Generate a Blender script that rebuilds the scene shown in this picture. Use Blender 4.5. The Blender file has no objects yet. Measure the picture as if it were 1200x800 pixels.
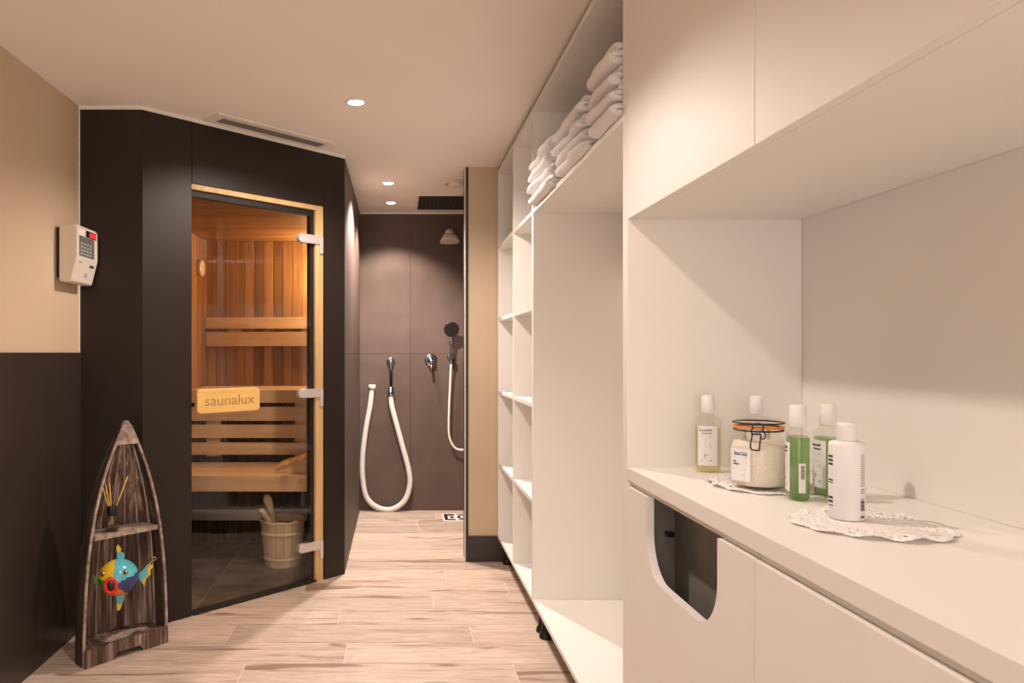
import bpy, bmesh, math, random
from mathutils import Vector, Matrix, noise
random.seed(7)
PI = math.pi
S = bpy.context.scene
COL = S.collection

# ------------------------------------------------------------------ camera
cam_d = bpy.data.cameras.new('camera')
cam = bpy.data.objects.new('camera', cam_d); COL.objects.link(cam)
cam.location = (0, 0, 1.271); cam.rotation_euler = (PI/2, 0, 0)
cam_d.sensor_fit = 'HORIZONTAL'; cam_d.sensor_width = 36
cam_d.lens = 36*877/1200
cam_d.shift_x = 134/1200; cam_d.shift_y = 13/1200
cam_d.clip_start = 0.05
S.camera = cam
# ------------------------------------------------------------------ world and exposure
W = bpy.data.worlds.new('world'); S.world = W; W.use_nodes = True
W.node_tree.nodes['Background'].inputs[0].default_value = (1, .86, .77, 1)
W.node_tree.nodes['Background'].inputs[1].default_value = 3.0  # warm fill for the room through the added opening behind the camera
vs = S.view_settings
vs.view_transform = 'Standard'; vs.look = 'None'; vs.gamma = 1; vs.use_curve_mapping = False
vs.exposure = 0.30
LAMP_COL = (1.0, .855, .765)
LAMP_W = 66.0          # main row of ceiling downlights
SHOWER_W = 112.0        # the two in the shower
LAMP_ANGLE = math.radians(157)

# ------------------------------------------------------------------ helpers
def nt(name):
    m = bpy.data.materials.new(name); m.use_nodes = True
    t = m.node_tree
    return m, t, t.nodes['Principled BSDF']

def setp(b, **k):
    names = dict(col='Base Color', rough='Roughness', metal='Metallic', spec='Specular IOR Level', coat='Coat Weight',
                 sheen='Sheen Weight', emit='Emission Color', es='Emission Strength', trans='Transmission Weight', ior='IOR', sss='Subsurface Weight')
    for a, v in k.items():
        if a in ('col', 'emit'): v = (*v, 1)
        b.inputs[names[a]].default_value = v

def N(t, kind, **k):
    n = t.nodes.new(kind)
    for a, v in k.items():
        if hasattr(n, a): setattr(n, a, v)
        else: n.inputs[a.replace('_', ' ')].default_value = v
    return n

def ramp(t, stops):
    r = t.nodes.new('ShaderNodeValToRGB')
    e = r.color_ramp.elements
    while len(e) < len(stops): e.new(.5)
    for i, (p, c) in enumerate(stops):
        e[i].position = p; e[i].color = (*c, 1)
    return r

def paint(name, col, rough=.6, var=.04, scale=3.0, bump=0.0, bscale=200, spec=.4, metal=0):
    """plain painted or laminated surface with slight mottling"""
    m, t, b = nt(name)
    setp(b, rough=rough, spec=spec, metal=metal)
    tc = N(t, 'ShaderNodeTexCoord'); nz = N(t, 'ShaderNodeTexNoise'); nz.inputs['Scale'].default_value = scale
    nz.inputs['Detail'].default_value = 5
    t.links.new(tc.outputs['Object'], nz.inputs['Vector'])
    lo = tuple(max(0, c*(1-var)) for c in col); hi = tuple(min(1, c*(1+var)) for c in col)
    r = ramp(t, [(.3, lo), (.7, hi)])
    t.links.new(nz.outputs['Fac'], r.inputs['Fac']); t.links.new(r.outputs['Color'], b.inputs['Base Color'])
    if bump:
        n2 = N(t, 'ShaderNodeTexNoise'); n2.inputs['Scale'].default_value = bscale
        t.links.new(tc.outputs['Object'], n2.inputs['Vector'])
        bp = N(t, 'ShaderNodeBump'); bp.inputs['Strength'].default_value = bump; bp.inputs['Distance'].default_value = .002
        t.links.new(n2.outputs['Fac'], bp.inputs['Height']); t.links.new(bp.outputs['Normal'], b.inputs['Normal'])
    return m

def wood(name, stops, stretch=(1.2, 22, 22), rough=.5, rnd=.25, bump=.15, scale=2.0, cracks=None, spec=.4, fine=0):
    """grained wood; stretch is small along the grain; every object gets its own offset and tone"""
    m, t, b = nt(name)
    setp(b, rough=rough, spec=spec)
    tc = N(t, 'ShaderNodeTexCoord'); oi = N(t, 'ShaderNodeObjectInfo')
    mp = N(t, 'ShaderNodeMapping'); mp.inputs['Scale'].default_value = stretch
    off = N(t, 'ShaderNodeVectorMath', operation='SCALE'); off.inputs[0].default_value = (37, 53, 71)
    t.links.new(oi.outputs['Random'], off.inputs['Scale'])
    add = N(t, 'ShaderNodeVectorMath', operation='ADD')
    t.links.new(tc.outputs['Object'], mp.inputs['Vector'])
    t.links.new(mp.outputs['Vector'], add.inputs[0]); t.links.new(off.outputs['Vector'], add.inputs[1])
    nz = N(t, 'ShaderNodeTexNoise'); nz.inputs['Scale'].default_value = scale; nz.inputs['Detail'].default_value = 8
    nz.inputs['Roughness'].default_value = .62; nz.inputs['Distortion'].default_value = .6
    t.links.new(add.outputs['Vector'], nz.inputs['Vector'])
    r = ramp(t, stops); t.links.new(nz.outputs['Fac'], r.inputs['Fac'])
    hs = N(t, 'ShaderNodeHueSaturation')
    mr = N(t, 'ShaderNodeMapRange'); mr.inputs['To Min'].default_value = 1-rnd; mr.inputs['To Max'].default_value = 1+rnd*.6
    t.links.new(oi.outputs['Random'], mr.inputs['Value']); t.links.new(mr.outputs['Result'], hs.inputs['Value'])
    t.links.new(r.outputs['Color'], hs.inputs['Color'])
    out = hs.outputs['Color']
    if fine:
        n4 = N(t, 'ShaderNodeTexNoise'); n4.inputs['Scale'].default_value = scale*4.5; n4.inputs['Detail'].default_value = 6; n4.inputs['Roughness'].default_value = .7
        t.links.new(add.outputs['Vector'], n4.inputs['Vector'])
        r4 = ramp(t, [(.30, (1-fine, 1-fine*1.05, 1-fine*1.1)), (.62, (1.04, 1.04, 1.04))])
        t.links.new(n4.outputs['Fac'], r4.inputs['Fac'])
        mu = N(t, 'ShaderNodeMix', data_type='RGBA', blend_type='MULTIPLY'); mu.inputs['Factor'].default_value = 1
        t.links.new(out, mu.inputs['A']); t.links.new(r4.outputs['Color'], mu.inputs['B']); out = mu.outputs['Result']
        # sparse knots
        vo = N(t, 'ShaderNodeTexVoronoi'); vo.inputs['Scale'].default_value = 1.15; vo.inputs['Randomness'].default_value = 1
        mk = N(t, 'ShaderNodeMapping'); mk.inputs['Scale'].default_value = (2.2, .9, 1)
        t.links.new(add.outputs['Vector'], mk.inputs['Vector']); t.links.new(mk.outputs['Vector'], vo.inputs['Vector'])
        rk = ramp(t, [(.05, (1, 1, 1)), (.17, (0, 0, 0))]); t.links.new(vo.outputs['Distance'], rk.inputs['Fac'])
        mk2 = N(t, 'ShaderNodeMix', data_type='RGBA'); t.links.new(rk.outputs['Color'], mk2.inputs['Factor'])
        t.links.new(out, mk2.inputs['A']); mk2.inputs['B'].default_value = (.27, .17, .12, 1); out = mk2.outputs['Result']
    if cracks:
        n3 = N(t, 'ShaderNodeTexNoise'); n3.inputs['Scale'].default_value = scale*.55; n3.inputs['Detail'].default_value = 4
        n3.inputs['Distortion'].default_value = 1.2
        t.links.new(add.outputs['Vector'], n3.inputs['Vector'])
        r3 = ramp(t, [(cracks[0], (0, 0, 0)), (cracks[1], (1, 1, 1))])
        t.links.new(n3.outputs['Fac'], r3.inputs['Fac'])
        mx = N(t, 'ShaderNodeMix', data_type='RGBA')
        t.links.new(r3.outputs['Color'], mx.inputs['Factor']); t.links.new(out, mx.inputs['A'])
        mx.inputs['B'].default_value = (*cracks[2], 1); out = mx.outputs['Result']
    t.links.new(out, b.inputs['Base Color'])
    bp = N(t, 'ShaderNodeBump'); bp.inputs['Strength'].default_value = bump; bp.inputs['Distance'].default_value = .002
    t.links.new(nz.outputs['Fac'], bp.inputs['Height']); t.links.new(bp.outputs['Normal'], b.inputs['Normal'])
    return m

def clear(name, tint, ior=1.45, rough=.02, body=None, body_fac=0.0):
    """thin clear glass or liquid: tinted see-through plus fresnel reflection (and a little body colour)"""
    m = bpy.data.materials.new(name); m.use_nodes = True; t = m.node_tree; t.nodes.clear()
    o = N(t, 'ShaderNodeOutputMaterial'); tr = N(t, 'ShaderNodeBsdfTransparent'); tr.inputs[0].default_value = (*tint, 1)
    gl = N(t, 'ShaderNodeBsdfGlossy'); gl.inputs['Roughness'].default_value = rough
    fr = N(t, 'ShaderNodeFresnel'); fr.inputs['IOR'].default_value = ior
    mx = N(t, 'ShaderNodeMixShader')
    base = tr.outputs[0]
    if body:
        d = N(t, 'ShaderNodeBsdfTranslucent'); d.inputs[0].default_value = (*body, 1)
        d2 = N(t, 'ShaderNodeBsdfDiffuse'); d2.inputs[0].default_value = (*body, 1)
        mm = N(t, 'ShaderNodeMixShader'); t.links.new(d.outputs[0], mm.inputs[1]); t.links.new(d2.outputs[0], mm.inputs[2])
        m2 = N(t, 'ShaderNodeMixShader'); m2.inputs[0].default_value = body_fac
        t.links.new(tr.outputs[0], m2.inputs[1]); t.links.new(mm.outputs[0], m2.inputs[2]); base = m2.outputs[0]
    ge = N(t, 'ShaderNodeNewGeometry'); iv = N(t, 'ShaderNodeMath', operation='SUBTRACT'); iv.inputs[0].default_value = 1
    t.links.new(ge.outputs['Backfacing'], iv.inputs[1])
    ml = N(t, 'ShaderNodeMath', operation='MULTIPLY'); t.links.new(fr.outputs[0], ml.inputs[0]); t.links.new(iv.outputs[0], ml.inputs[1])
    t.links.new(ml.outputs[0], mx.inputs[0]); t.links.new(base, mx.inputs[1]); t.links.new(gl.outputs[0], mx.inputs[2])
    t.links.new(mx.outputs[0], o.inputs['Surface'])
    return m

def emissive(name, col, strength):
    m, t, b = nt(name); setp(b, col=(0, 0, 0), emit=col, es=strength, rough=.4); return m

def wofs(p):
    v = Vector((0, 0, 0))
    while p: v += p.location; p = p.parent
    return v

class MB:
    """collects shapes in one mesh"""
    def __init__(s): s.bm = bmesh.new()
    def poly(s, vs, fs, mi=0, smooth=False):
        v = [s.bm.verts.new(p) for p in vs]
        for f in fs:
            try:
                q = s.bm.faces.new([v[i] for i in f]); q.material_index = mi; q.smooth = smooth
            except ValueError: pass
        return v
    def box(s, x0, x1, y0, y1, z0, z1, bev=0, mi=0):
        b = bmesh.new()
        v = [b.verts.new(p) for p in ((x0,y0,z0),(x1,y0,z0),(x1,y1,z0),(x0,y1,z0),(x0,y0,z1),(x1,y0,z1),(x1,y1,z1),(x0,y1,z1))]
        for f in ((3,2,1,0),(4,5,6,7),(0,1,5,4),(1,2,6,5),(2,3,7,6),(3,0,4,7)): b.faces.new([v[i] for i in f])
        if bev: bmesh.ops.bevel(b, geom=b.edges[:], offset=bev, segments=2, affect='EDGES', profile=.6)
        s.add(b, mi); return s
    def add(s, b, mi=None, M=None):
        if M: b.transform(M)
        me = bpy.data.meshes.new('tmp'); b.to_mesh(me); b.free()
        n0 = len(s.bm.faces)
        s.bm.from_mesh(me); bpy.data.meshes.remove(me)
        if mi:
            s.bm.faces.ensure_lookup_table()
            for f in s.bm.faces[n0:]: f.material_index = mi
        return s
    def prism(s, pts, a0, a1, axis='y', bev=0, mi=0, smooth=False):
        """closed outline pts (2-D) extruded along an axis; axis y: pts are (x,z); z: (x,y); x: (y,z)"""
        def P(p, a):
            return {'y': (p[0], a, p[1]), 'z': (p[0], p[1], a), 'x': (a, p[0], p[1])}[axis]
        b = bmesh.new()
        A = [b.verts.new(P(p, a0)) for p in pts]; B = [b.verts.new(P(p, a1)) for p in pts]
        n = len(pts)
        b.faces.new(A[::-1]); b.faces.new(B)
        for i in range(n):
            f = b.faces.new((A[i], A[(i+1) % n], B[(i+1) % n], B[i])); f.smooth = smooth
        bmesh.ops.recalc_face_normals(b, faces=b.faces[:])
        if bev:
            es = [e for e in b.edges if (e.verts[0] in A) == (e.verts[1] in A)]
            bmesh.ops.bevel(b, geom=es, offset=bev, segments=2, affect='EDGES', profile=.6)
        s.add(b, mi); return s
    def loft(s, rings, n=32, cap=(True, True), M=None, mi=0, smooth=True, ang=0):
        """rings: (z, rx, ry, exponent[, cx, cy])"""
        b = bmesh.new(); R = []
        for q in rings:
            z, rx, ry, e = q[:4]; cx, cy = (q[4], q[5]) if len(q) > 4 else (0, 0)
            r = []
            for i in range(n):
                a = 2*PI*i/n + ang; c, d = math.cos(a), math.sin(a)
                r.append(b.verts.new((cx+rx*math.copysign(abs(c)**(2/e), c), cy+ry*math.copysign(abs(d)**(2/e), d), z)))
            R.append(r)
        for k in range(len(R)-1):
            for i in range(n):
                f = b.faces.new((R[k][i], R[k][(i+1) % n], R[k+1][(i+1) % n], R[k+1][i])); f.smooth = smooth
        if cap[0]: b.faces.new(R[0][::-1])
        if cap[1]: b.faces.new(R[-1])
        s.add(b, mi, M); return s
    def lathe(s, prof, n=32, **k):
        return s.loft([(z, max(r, 1e-4), max(r, 1e-4), 2) for r, z in prof], n, **k)
    def tube(s, pts, r, n=10, closed=False, mi=0, cap=True):
        pts = [Vector(p) for p in pts]; L = len(pts)
        rr = r if isinstance(r, (list, tuple)) else [r]*L
        b = bmesh.new(); R = []; up = None
        for i, p in enumerate(pts):
            if closed: tg = pts[(i+1) % L]-pts[i-1]
            else: tg = pts[min(i+1, L-1)]-pts[max(i-1, 0)]
            tg.normalize()
            if up is None:
                up = Vector((0, 0, 1)) if abs(tg.z) < .9 else Vector((1, 0, 0))
            sd = tg.cross(up).normalized(); up = sd.cross(tg).normalized()
            R.append([b.verts.new(p+(sd*math.cos(2*PI*j/n)+up*math.sin(2*PI*j/n))*rr[i]) for j in range(n)])
        for i in range(L if closed else L-1):
            for j in range(n):
                f = b.faces.new((R[i][j], R[i][(j+1) % n], R[(i+1) % L][(j+1) % n], R[(i+1) % L][j])); f.smooth = True
        if cap and not closed: b.faces.new(R[0][::-1]); b.faces.new(R[-1])
        bmesh.ops.recalc_face_normals(b, faces=b.faces[:])
        s.add(b, mi); return s
    def ball(s, c, r, sc=(1, 1, 1), seg=20, mi=0):
        b = bmesh.new(); bmesh.ops.create_uvsphere(b, u_segments=seg, v_segments=seg//2+2, radius=r)
        for f in b.faces: f.smooth = True
        s.add(b, mi, Matrix.Translation(c) @ Matrix.Diagonal((*sc, 1))); return s
    def build(s, name, mat, parent=None, world=True, loc=None, rot=None):
        bm = s.bm
        bmesh.ops.recalc_face_normals(bm, faces=bm.faces[:])
        if parent and world: bm.transform(Matrix.Translation(-wofs(parent)))
        me = bpy.data.meshes.new(name); bm.to_mesh(me); bm.free()
        for m in (mat if isinstance(mat, (list, tuple)) else [mat]): me.materials.append(m)
        o = bpy.data.objects.new(name, me); COL.objects.link(o)
        if parent: o.parent = parent
        if loc: o.location = loc
        if rot: o.rotation_euler = rot
        return o

def empty(name, loc=(0, 0, 0), rz=0):
    o = bpy.data.objects.new(name, None); COL.objects.link(o)
    o.location = loc; o.rotation_euler = (0, 0, rz); o.empty_display_size = .05
    return o
def tag(o, label, cat, group=None):
    o['label'] = label; o['category'] = cat
    if group: o['group'] = group
    return o
def struct(o): o['kind'] = 'structure'; return o
def box(name, mat, x0, x1, y0, y1, z0, z1, parent=None, bev=0, world=True):
    return MB().box(x0, x1, y0, y1, z0, z1, bev).build(name, mat, parent, world)
def copy_tree(o, parent=None):
    c = o.copy(); COL.objects.link(c)
    if parent: c.parent = parent
    for ch in o.children: copy_tree(ch, c)
    return c

def smooth_curve(pts, n=8):
    """Catmull-Rom through points"""
    P = [Vector(p) for p in pts]; out = []
    for i in range(len(P)-1):
        a, b, c, d = P[max(i-1, 0)], P[i], P[i+1], P[min(i+2, len(P)-1)]
        for k in range(n):
            t = k/n
            out.append(.5*((2*b)+(c-a)*t+(2*a-5*b+4*c-d)*t*t+(3*b-a-3*c+d)*t**3))
    out.append(P[-1]); return out

def text_bm(body, size, extrude=0.0004, shear=0):
    cu = bpy.data.curves.new('lettering', 'FONT'); cu.body = body; cu.size = size; cu.extrude = extrude
    cu.align_x = 'LEFT'; cu.resolution_u = 3; cu.shear = shear
    o = bpy.data.objects.new('lettering', cu); COL.objects.link(o)
    dg = bpy.context.evaluated_depsgraph_get()
    me = bpy.data.meshes.new_from_object(o.evaluated_get(dg))
    b = bmesh.new(); b.from_mesh(me)
    bpy.data.objects.remove(o); bpy.data.curves.remove(cu); bpy.data.meshes.remove(me)
    return b

def rrect(x0, x1, y0, y1, r, n=6):
    pts = []
    for cx, cy, a in ((x1-r, y0+r, -PI/2), (x1-r, y1-r, 0), (x0+r, y1-r, PI/2), (x0+r, y0+r, PI)):
        for i in range(n+1):
            t = a+PI/2*i/n; pts.append((cx+r*math.cos(t), cy+r*math.sin(t)))
    return pts

# ------------------------------------------------------------------ materials
M = {}
M['ceiling'] = paint('ceiling paint', (.92, .86, .80), .75, .01)
M['beige'] = paint('beige wall paint', (.60, .465, .325), .7, .02, bump=.05)
M['tile'] = paint('dark brown porcelain slab', (.037, .026, .021), .36, .10, 5, bump=.05, bscale=350, spec=.5)
M['tile_shower'] = paint('shower porcelain slab', (.118, .082, .067), .55, .10, 5, bump=.05, bscale=350, spec=.22)
M['panel'] = paint('dark brown cabin panel', (.023, .015, .0115), .45, .08, 6, spec=.3)
M['joint'] = paint('tile joint', (.10, .075, .065), .8)
M['grout'] = paint('pale floor joint', (.84, .72, .60), .8)
M['white'] = paint('white laminate', (.85, .82, .78), .42, .012, 2)
M['whitetrim'] = paint('white trim', (.82, .78, .72), .5)
M['dark_void'] = paint('dark cloth', (.27, .255, .225), .9, .1, 30)
M['black'] = paint('black plastic', (.012, .011, .011), .4)
M['rubber'] = paint('black seal', (.015, .012, .010), .6)
M['chrome'] = paint('chrome', (.46, .48, .57), .12, .01, metal=1)
M['steel'] = paint('brushed steel', (.72, .68, .66), .45, .04, 30, metal=.55)
M['whiteplastic'] = paint('white plastic', (.84, .82, .82), .35, .01)
M['hose'] = paint('white rubber hose', (.80, .76, .72), .4, .03, 20)
M['floor'] = wood('wood look plank', [(.30, (.42, .29, .21)), (.42, (.64, .49, .385)), (.55, (.74, .595, .485)), (.66, (.66, .51, .405)), (.78, (.48, .34, .25))],
                  (.8, 8.5, 8.5), .40, .14, .05, 2.2, cracks=(.595, .65, (.30, .20, .145)), fine=.30)
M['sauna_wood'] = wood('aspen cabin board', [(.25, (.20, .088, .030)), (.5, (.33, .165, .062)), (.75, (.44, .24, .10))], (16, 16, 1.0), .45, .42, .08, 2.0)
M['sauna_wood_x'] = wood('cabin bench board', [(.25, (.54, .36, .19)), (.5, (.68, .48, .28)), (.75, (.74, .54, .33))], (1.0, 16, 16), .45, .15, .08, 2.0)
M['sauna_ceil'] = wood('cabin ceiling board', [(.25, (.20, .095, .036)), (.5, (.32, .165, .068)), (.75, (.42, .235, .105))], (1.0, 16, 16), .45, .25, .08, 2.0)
M['frame_wood'] = wood('pale door frame timber', [(.25, (.52, .31, .13)), (.5, (.66, .43, .20)), (.75, (.72, .50, .26))], (14, 14, 1), .5, .08, .05, 2.0)
M['handle_wood'] = wood('blond handle timber', [(.25, (.74, .43, .12)), (.5, (.86, .54, .18)), (.75, (.90, .60, .23))], (1, 14, 14), .4, .05, .05, 2.0)
M['burnt'] = paint('burnt lettering', (.42, .24, .07), .7)
M['bucket'] = wood('bucket timber', [(.25, (.58, .47, .33)), (.5, (.72, .60, .44)), (.75, (.78, .66, .50))], (12, 12, 1), .55, .12, .1, 2.0)
M['slate'] = paint('slate tile', (.125, .11, .096), .5, .5, 7, bump=.5, bscale=40)
M['slate_joint'] = paint('slate joint', (.50, .46, .40), .8)
M['boat'] = wood('whitewashed dark timber', [(.34, (.028, .016, .011)), (.47, (.095, .058, .040)), (.57, (.20, .135, .10)), (.69, (.44, .35, .29))], (26, 26, 1.6), .7, .2, .3, 1.6)
M['boat_pale'] = wood('worn pale timber', [(.30, (.11, .07, .05)), (.45, (.30, .22, .18)), (.65, (.50, .40, .34))], (10, 10, 10), .7, .1, .3, 2.5)
M['boat_seam'] = wood('worn plank edge', [(.35, (.16, .11, .085)), (.5, (.40, .31, .26)), (.7, (.55, .46, .40))], (26, 26, 3), .7, .1, .3, 1.6)
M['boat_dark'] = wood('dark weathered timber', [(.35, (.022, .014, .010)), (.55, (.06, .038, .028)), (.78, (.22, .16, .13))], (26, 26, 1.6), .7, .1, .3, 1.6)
M['glass'] = clear('door glass', (.93, .90, .86), 1.5)
M['clear'] = clear('clear bottle', (.97, .97, .95), 1.4)
M['oil'] = clear('pale yellow oil', (.93, .90, .70), 1.3, body=(.85, .80, .50), body_fac=.14)
M['green'] = clear('green liquid', (.66, .82, .54), 1.3, body=(.34, .54, .24), body_fac=.42)
M['salt'] = paint('coarse bath salt', (.86, .78, .70), .8, .06, 150, bump=.8, bscale=500)
M['label'] = paint('label paper', (.86, .85, .84), .55, .01)
M['ink'] = paint('label ink', (.03, .03, .035), .7)
M['ink_grey'] = paint('small print', (.36, .36, .38), .7)
M['ink_green'] = paint('green print', (.22, .32, .14), .7)
M['orange_rubber'] = paint('orange rubber ring', (.80, .27, .05), .45)
M['wire'] = paint('dark steel wire', (.05, .045, .045), .35, metal=.8)
M['towel'] = paint('white terry towel', (.88, .86, .86), .95, .03, 60, bump=1.0, bscale=260)
M['lace'] = paint('white crochet cotton', (.93, .90, .87), .9, .04, 120, bump=.5, bscale=700)
M['lens'] = emissive('lamp lens', (1, .86, .70), 14)
M['sauna_lens'] = emissive('cabin lamp lens', (1, .55, .18), 9)
M['red'] = emissive('red digits', (1, .02, .02), 3.0)
M['vent_grey'] = paint('grey vent slat', (.26, .21, .185), .6)  # slats darkened to stand in for the shade in the slots
M['unit'] = paint('control unit shell', (.70, .62, .54), .45, .01)
M['screen'] = paint('grey display window', (.16, .15, .14), .25, .2, 60)
M['reed'] = paint('reed', (.62, .38, .10), .6, .1, 60)
M['amber'] = clear('scent oil', (.66, .58, .46), 1.3, body=(.10, .07, .05), body_fac=.35)

# ================================================================== SETTING
XL, XR, YB, YF, H = -1.46, 1.092, 6.03, -1.90, 2.40
# floor: base + planks, joints recessed
fl = struct(box('floor', M['grout'], XL-.1, XR+.1, YF-.1, YB+.1, -.06, -.0015))
ROW, PL = .222, 1.09
rowy0 = 3.28 - 24*ROW
px_cache = {}
def plank(x0, x1, y0, y1):
    g = .0015
    w, d = round(x1-x0-2*g, 3), round(y1-y0-2*g, 3)
    k = (w, d)
    if k not in px_cache:
        o = MB().box(-w/2, w/2, -d/2, d/2, -.008, 0).build('plank', M['floor'], fl, world=False); px_cache[k] = o.data
    else:
        o = bpy.data.objects.new('plank', px_cache[k]); COL.objects.link(o); o.parent = fl
    o.location = ((x0+x1)/2, (y0+y1)/2, 0)
row_off = {24: -.755, 23: -.22-.0, 22: -.62, 25: -.28, 26: .18, 27: -.5}
r = 0
y = rowy0
while y < YB:
    y1 = min(y+ROW, YB)
    off = row_off.get(r, random.uniform(-1, 0))
    xs0 = XL
    # the cabin has a slate floor of its own: planks stop along its front
    x = off - 3*PL
    cuts = []
    while x < XR+PL: cuts.append(x); x += PL
    for a, b_ in zip(cuts, cuts[1:]):
        a2, b2 = max(a, XL), min(b_, XR)
        if y >= 4.38: a2 = max(a2, -.33)
        if b2-a2 > .03: plank(a2, b2, y, y1)
    y = y1; r += 1

struct(box('ceiling', M['ceiling'], XL-.1, XR+.1, YF-.1, YB+.1, H, H+.08))
wl = struct(box('wall_left', M['beige'], XL-.1, XL, YF, 5.7, 0, H))
for a, b_ in ((-1.85, -.64), (-.64, .58), (.58, 1.81), (1.81, 3.052), (3.052, 3.425)):
    MB().box(XL, XL+.012, a+.0012, b_-.0012, 0, 1.271, .0008).build('tile', M['tile'], wl)
struct(box('wall_right', M['beige'], XR, XR+.1, YF, 4.70, 0, H))
struct(MB().box(XL-.1, -1.15, YF-.1, YF, 0, H).box(.95, XR+.1, YF-.1, YF, 0, H).box(-1.15, .95, YF-.1, YF, 2.25, H).build('wall_front', M['beige']))   # wide unseen opening, added to let warm fill light in
# shower back wall, dark slabs
wb = struct(box('wall_back', M['joint'], XL-.1, XR+.1, YB+.012, YB+.1, 0, H))
for xa, xb in ((-.315, .103), (.103, XR)):
    for za, zb in ((0, 1.262), (1.262, 2.385)):
        MB().box(xa+.001, xb-.001, YB, YB+.014, za+.001, zb-.001, .0008).build('tile', M['tile_shower'], wb)
# shower right wall
ws = struct(box('wall_shower_right', M['joint'], XR+.012, XR+.1, 4.70, YB, 0, H))
for ya, yb in ((4.70, 5.36), (5.36, YB)):
    for za, zb in ((0, 1.262), (1.262, H)):
        MB().box(XR, XR+.014, ya+.001, yb-.001, za+.001, zb-.001).build('tile', M['tile_shower'], ws)
# partition between the room and the shower
wp = struct(box('wall_partition', M['beige'], .4316, XR, 4.56, 4.69, 0, H))
MB().box(.413, .4306, 4.556, 4.70, 0, H, .001).build('tile', M['tile'], wp)
for za, zb in ((0, 1.262), (1.262, H)):
    MB().box(.4306, XR-.001, 4.69, 4.703, za+.001, zb-.001).build('tile', M['tile_shower'], wp)
struct(box('baseboard_partition', M['tile'], .4316, XR, 4.548, 4.56, 0, .156, bev=.001))
struct(box('trim_1', M['whitetrim'], .409, .413, 4.553, 4.57, 0, H))

# ------------------------------------------------------------------ sauna cabin shell
A = Vector((-1.172, 3.43, 0)); LD = 1.2275
TOPZ = 2.384
wsl = struct(MB().box(XL+.004, -1.172, 3.43, 3.47, 0, TOPZ).build('wall_cabin_left', M['panel']))
dg_ = struct(empty('wall_cabin_diagonal', A, PI/4))
def dbox(name, mat, x0, x1, y0, y1, z0, z1, parent=dg_, bev=0):
    return MB().box(x0, x1, y0, y1, z0, z1, bev).build(name, mat, parent, world=False)
OX0, OX1, OZ = .2546, 1.076, 2.09
dbox('panel', M['panel'], .002, OX0-.0015, 0, .045, 0, TOPZ, bev=.001)
dbox('panel', M['panel'], OX0+.0015, OX1+.001, 0, .045, OZ, TOPZ, bev=.001)
dbox('panel', M['panel'], OX1+.003, LD, 0, .045, 0, TOPZ, bev=.001)
dbox('lining', M['sauna_ceil'], .05, OX0, .0455, .058, 0, 2.10)
dbox('lining', M['sauna_ceil'], OX0, OX1, .0455, .058, OZ, 2.10)
dbox('lining', M['sauna_ceil'], OX1, LD-.05, .0455, .058, 0, 2.10)
# white trims where the cabin meets ceiling and wall
t1 = struct(MB().box(XL, -1.170, 3.425, 3.47, TOPZ, H).build('trim_2', M['whitetrim']))
t2 = struct(empty('trim_3', A, PI/4)); dbox('strip', M['whitetrim'], 0, LD+.004, -.004, .05, TOPZ, H, t2)
struct(box('trim_4', M['whitetrim'], XL, XL+.005, 3.424, 3.43, 1.271, TOPZ))
struct(box('trim_5', M['whitetrim'], -.312, XR, 6.020, 6.034, 2.385, H))
# side towards the shower
wsr = struct(box('wall_cabin_right', M['joint'], -.345, -.318, 4.31, YB, 0, H))
for ya, yb in ((4.302, 5.10), (5.10, YB)):
    for za, zb in ((0, 1.262), (1.262, 2.392)):
        MB().box(-.3185, -.3045, ya+.001, yb-.001, za+.001, zb-.001, .0008).build('tile', M['tile_shower'], wsr)
# inner lining boards
IX0, IX1, IY1, IZ = -1.425, -.365, 5.59, 2.10
wib = struct(box('wall_cabin_back', M['dark_void'], IX0-.03, IX1+.01, IY1+.012, IY1+.03, 0, IZ))
def boards(parent, n, mk):
    me = None
    for i in range(n):
        if me is None: o = mk().build('board', M['sauna_wood'], parent, world=False); me = o.data
        else: o = bpy.data.objects.new('board', me); COL.objects.link(o); o.parent = parent
        yield i, o
bw = .0712
nb = 15
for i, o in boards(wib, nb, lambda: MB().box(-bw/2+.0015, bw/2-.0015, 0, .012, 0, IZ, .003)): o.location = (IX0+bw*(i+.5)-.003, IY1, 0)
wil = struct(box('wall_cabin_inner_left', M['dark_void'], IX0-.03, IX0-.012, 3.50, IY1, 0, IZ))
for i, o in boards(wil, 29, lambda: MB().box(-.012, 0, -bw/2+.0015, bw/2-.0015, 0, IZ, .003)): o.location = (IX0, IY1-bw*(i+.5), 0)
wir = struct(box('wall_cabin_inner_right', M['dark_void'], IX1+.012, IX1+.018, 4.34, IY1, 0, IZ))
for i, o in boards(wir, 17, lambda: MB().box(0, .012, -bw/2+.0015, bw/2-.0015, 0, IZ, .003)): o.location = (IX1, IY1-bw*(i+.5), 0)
cic = struct(box('ceiling_cabin', M['dark_void'], IX0-.03, IX1+.018, 4.30, IY1, IZ+.012, IZ+.03))
me = None
k = 0
yy = IY1-.045
while yy > 3.52:
    # boards are cut along the diagonal front
    xr = min(IX1, (yy-.05) - 4.602 - .09) if yy < 4.42 else IX1
    xr = min(IX1, yy - .045 - 4.602 - .085)
    if xr-IX0 > .05:
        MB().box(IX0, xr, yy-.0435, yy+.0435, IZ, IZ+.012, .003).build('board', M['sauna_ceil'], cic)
    yy -= .09
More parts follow.
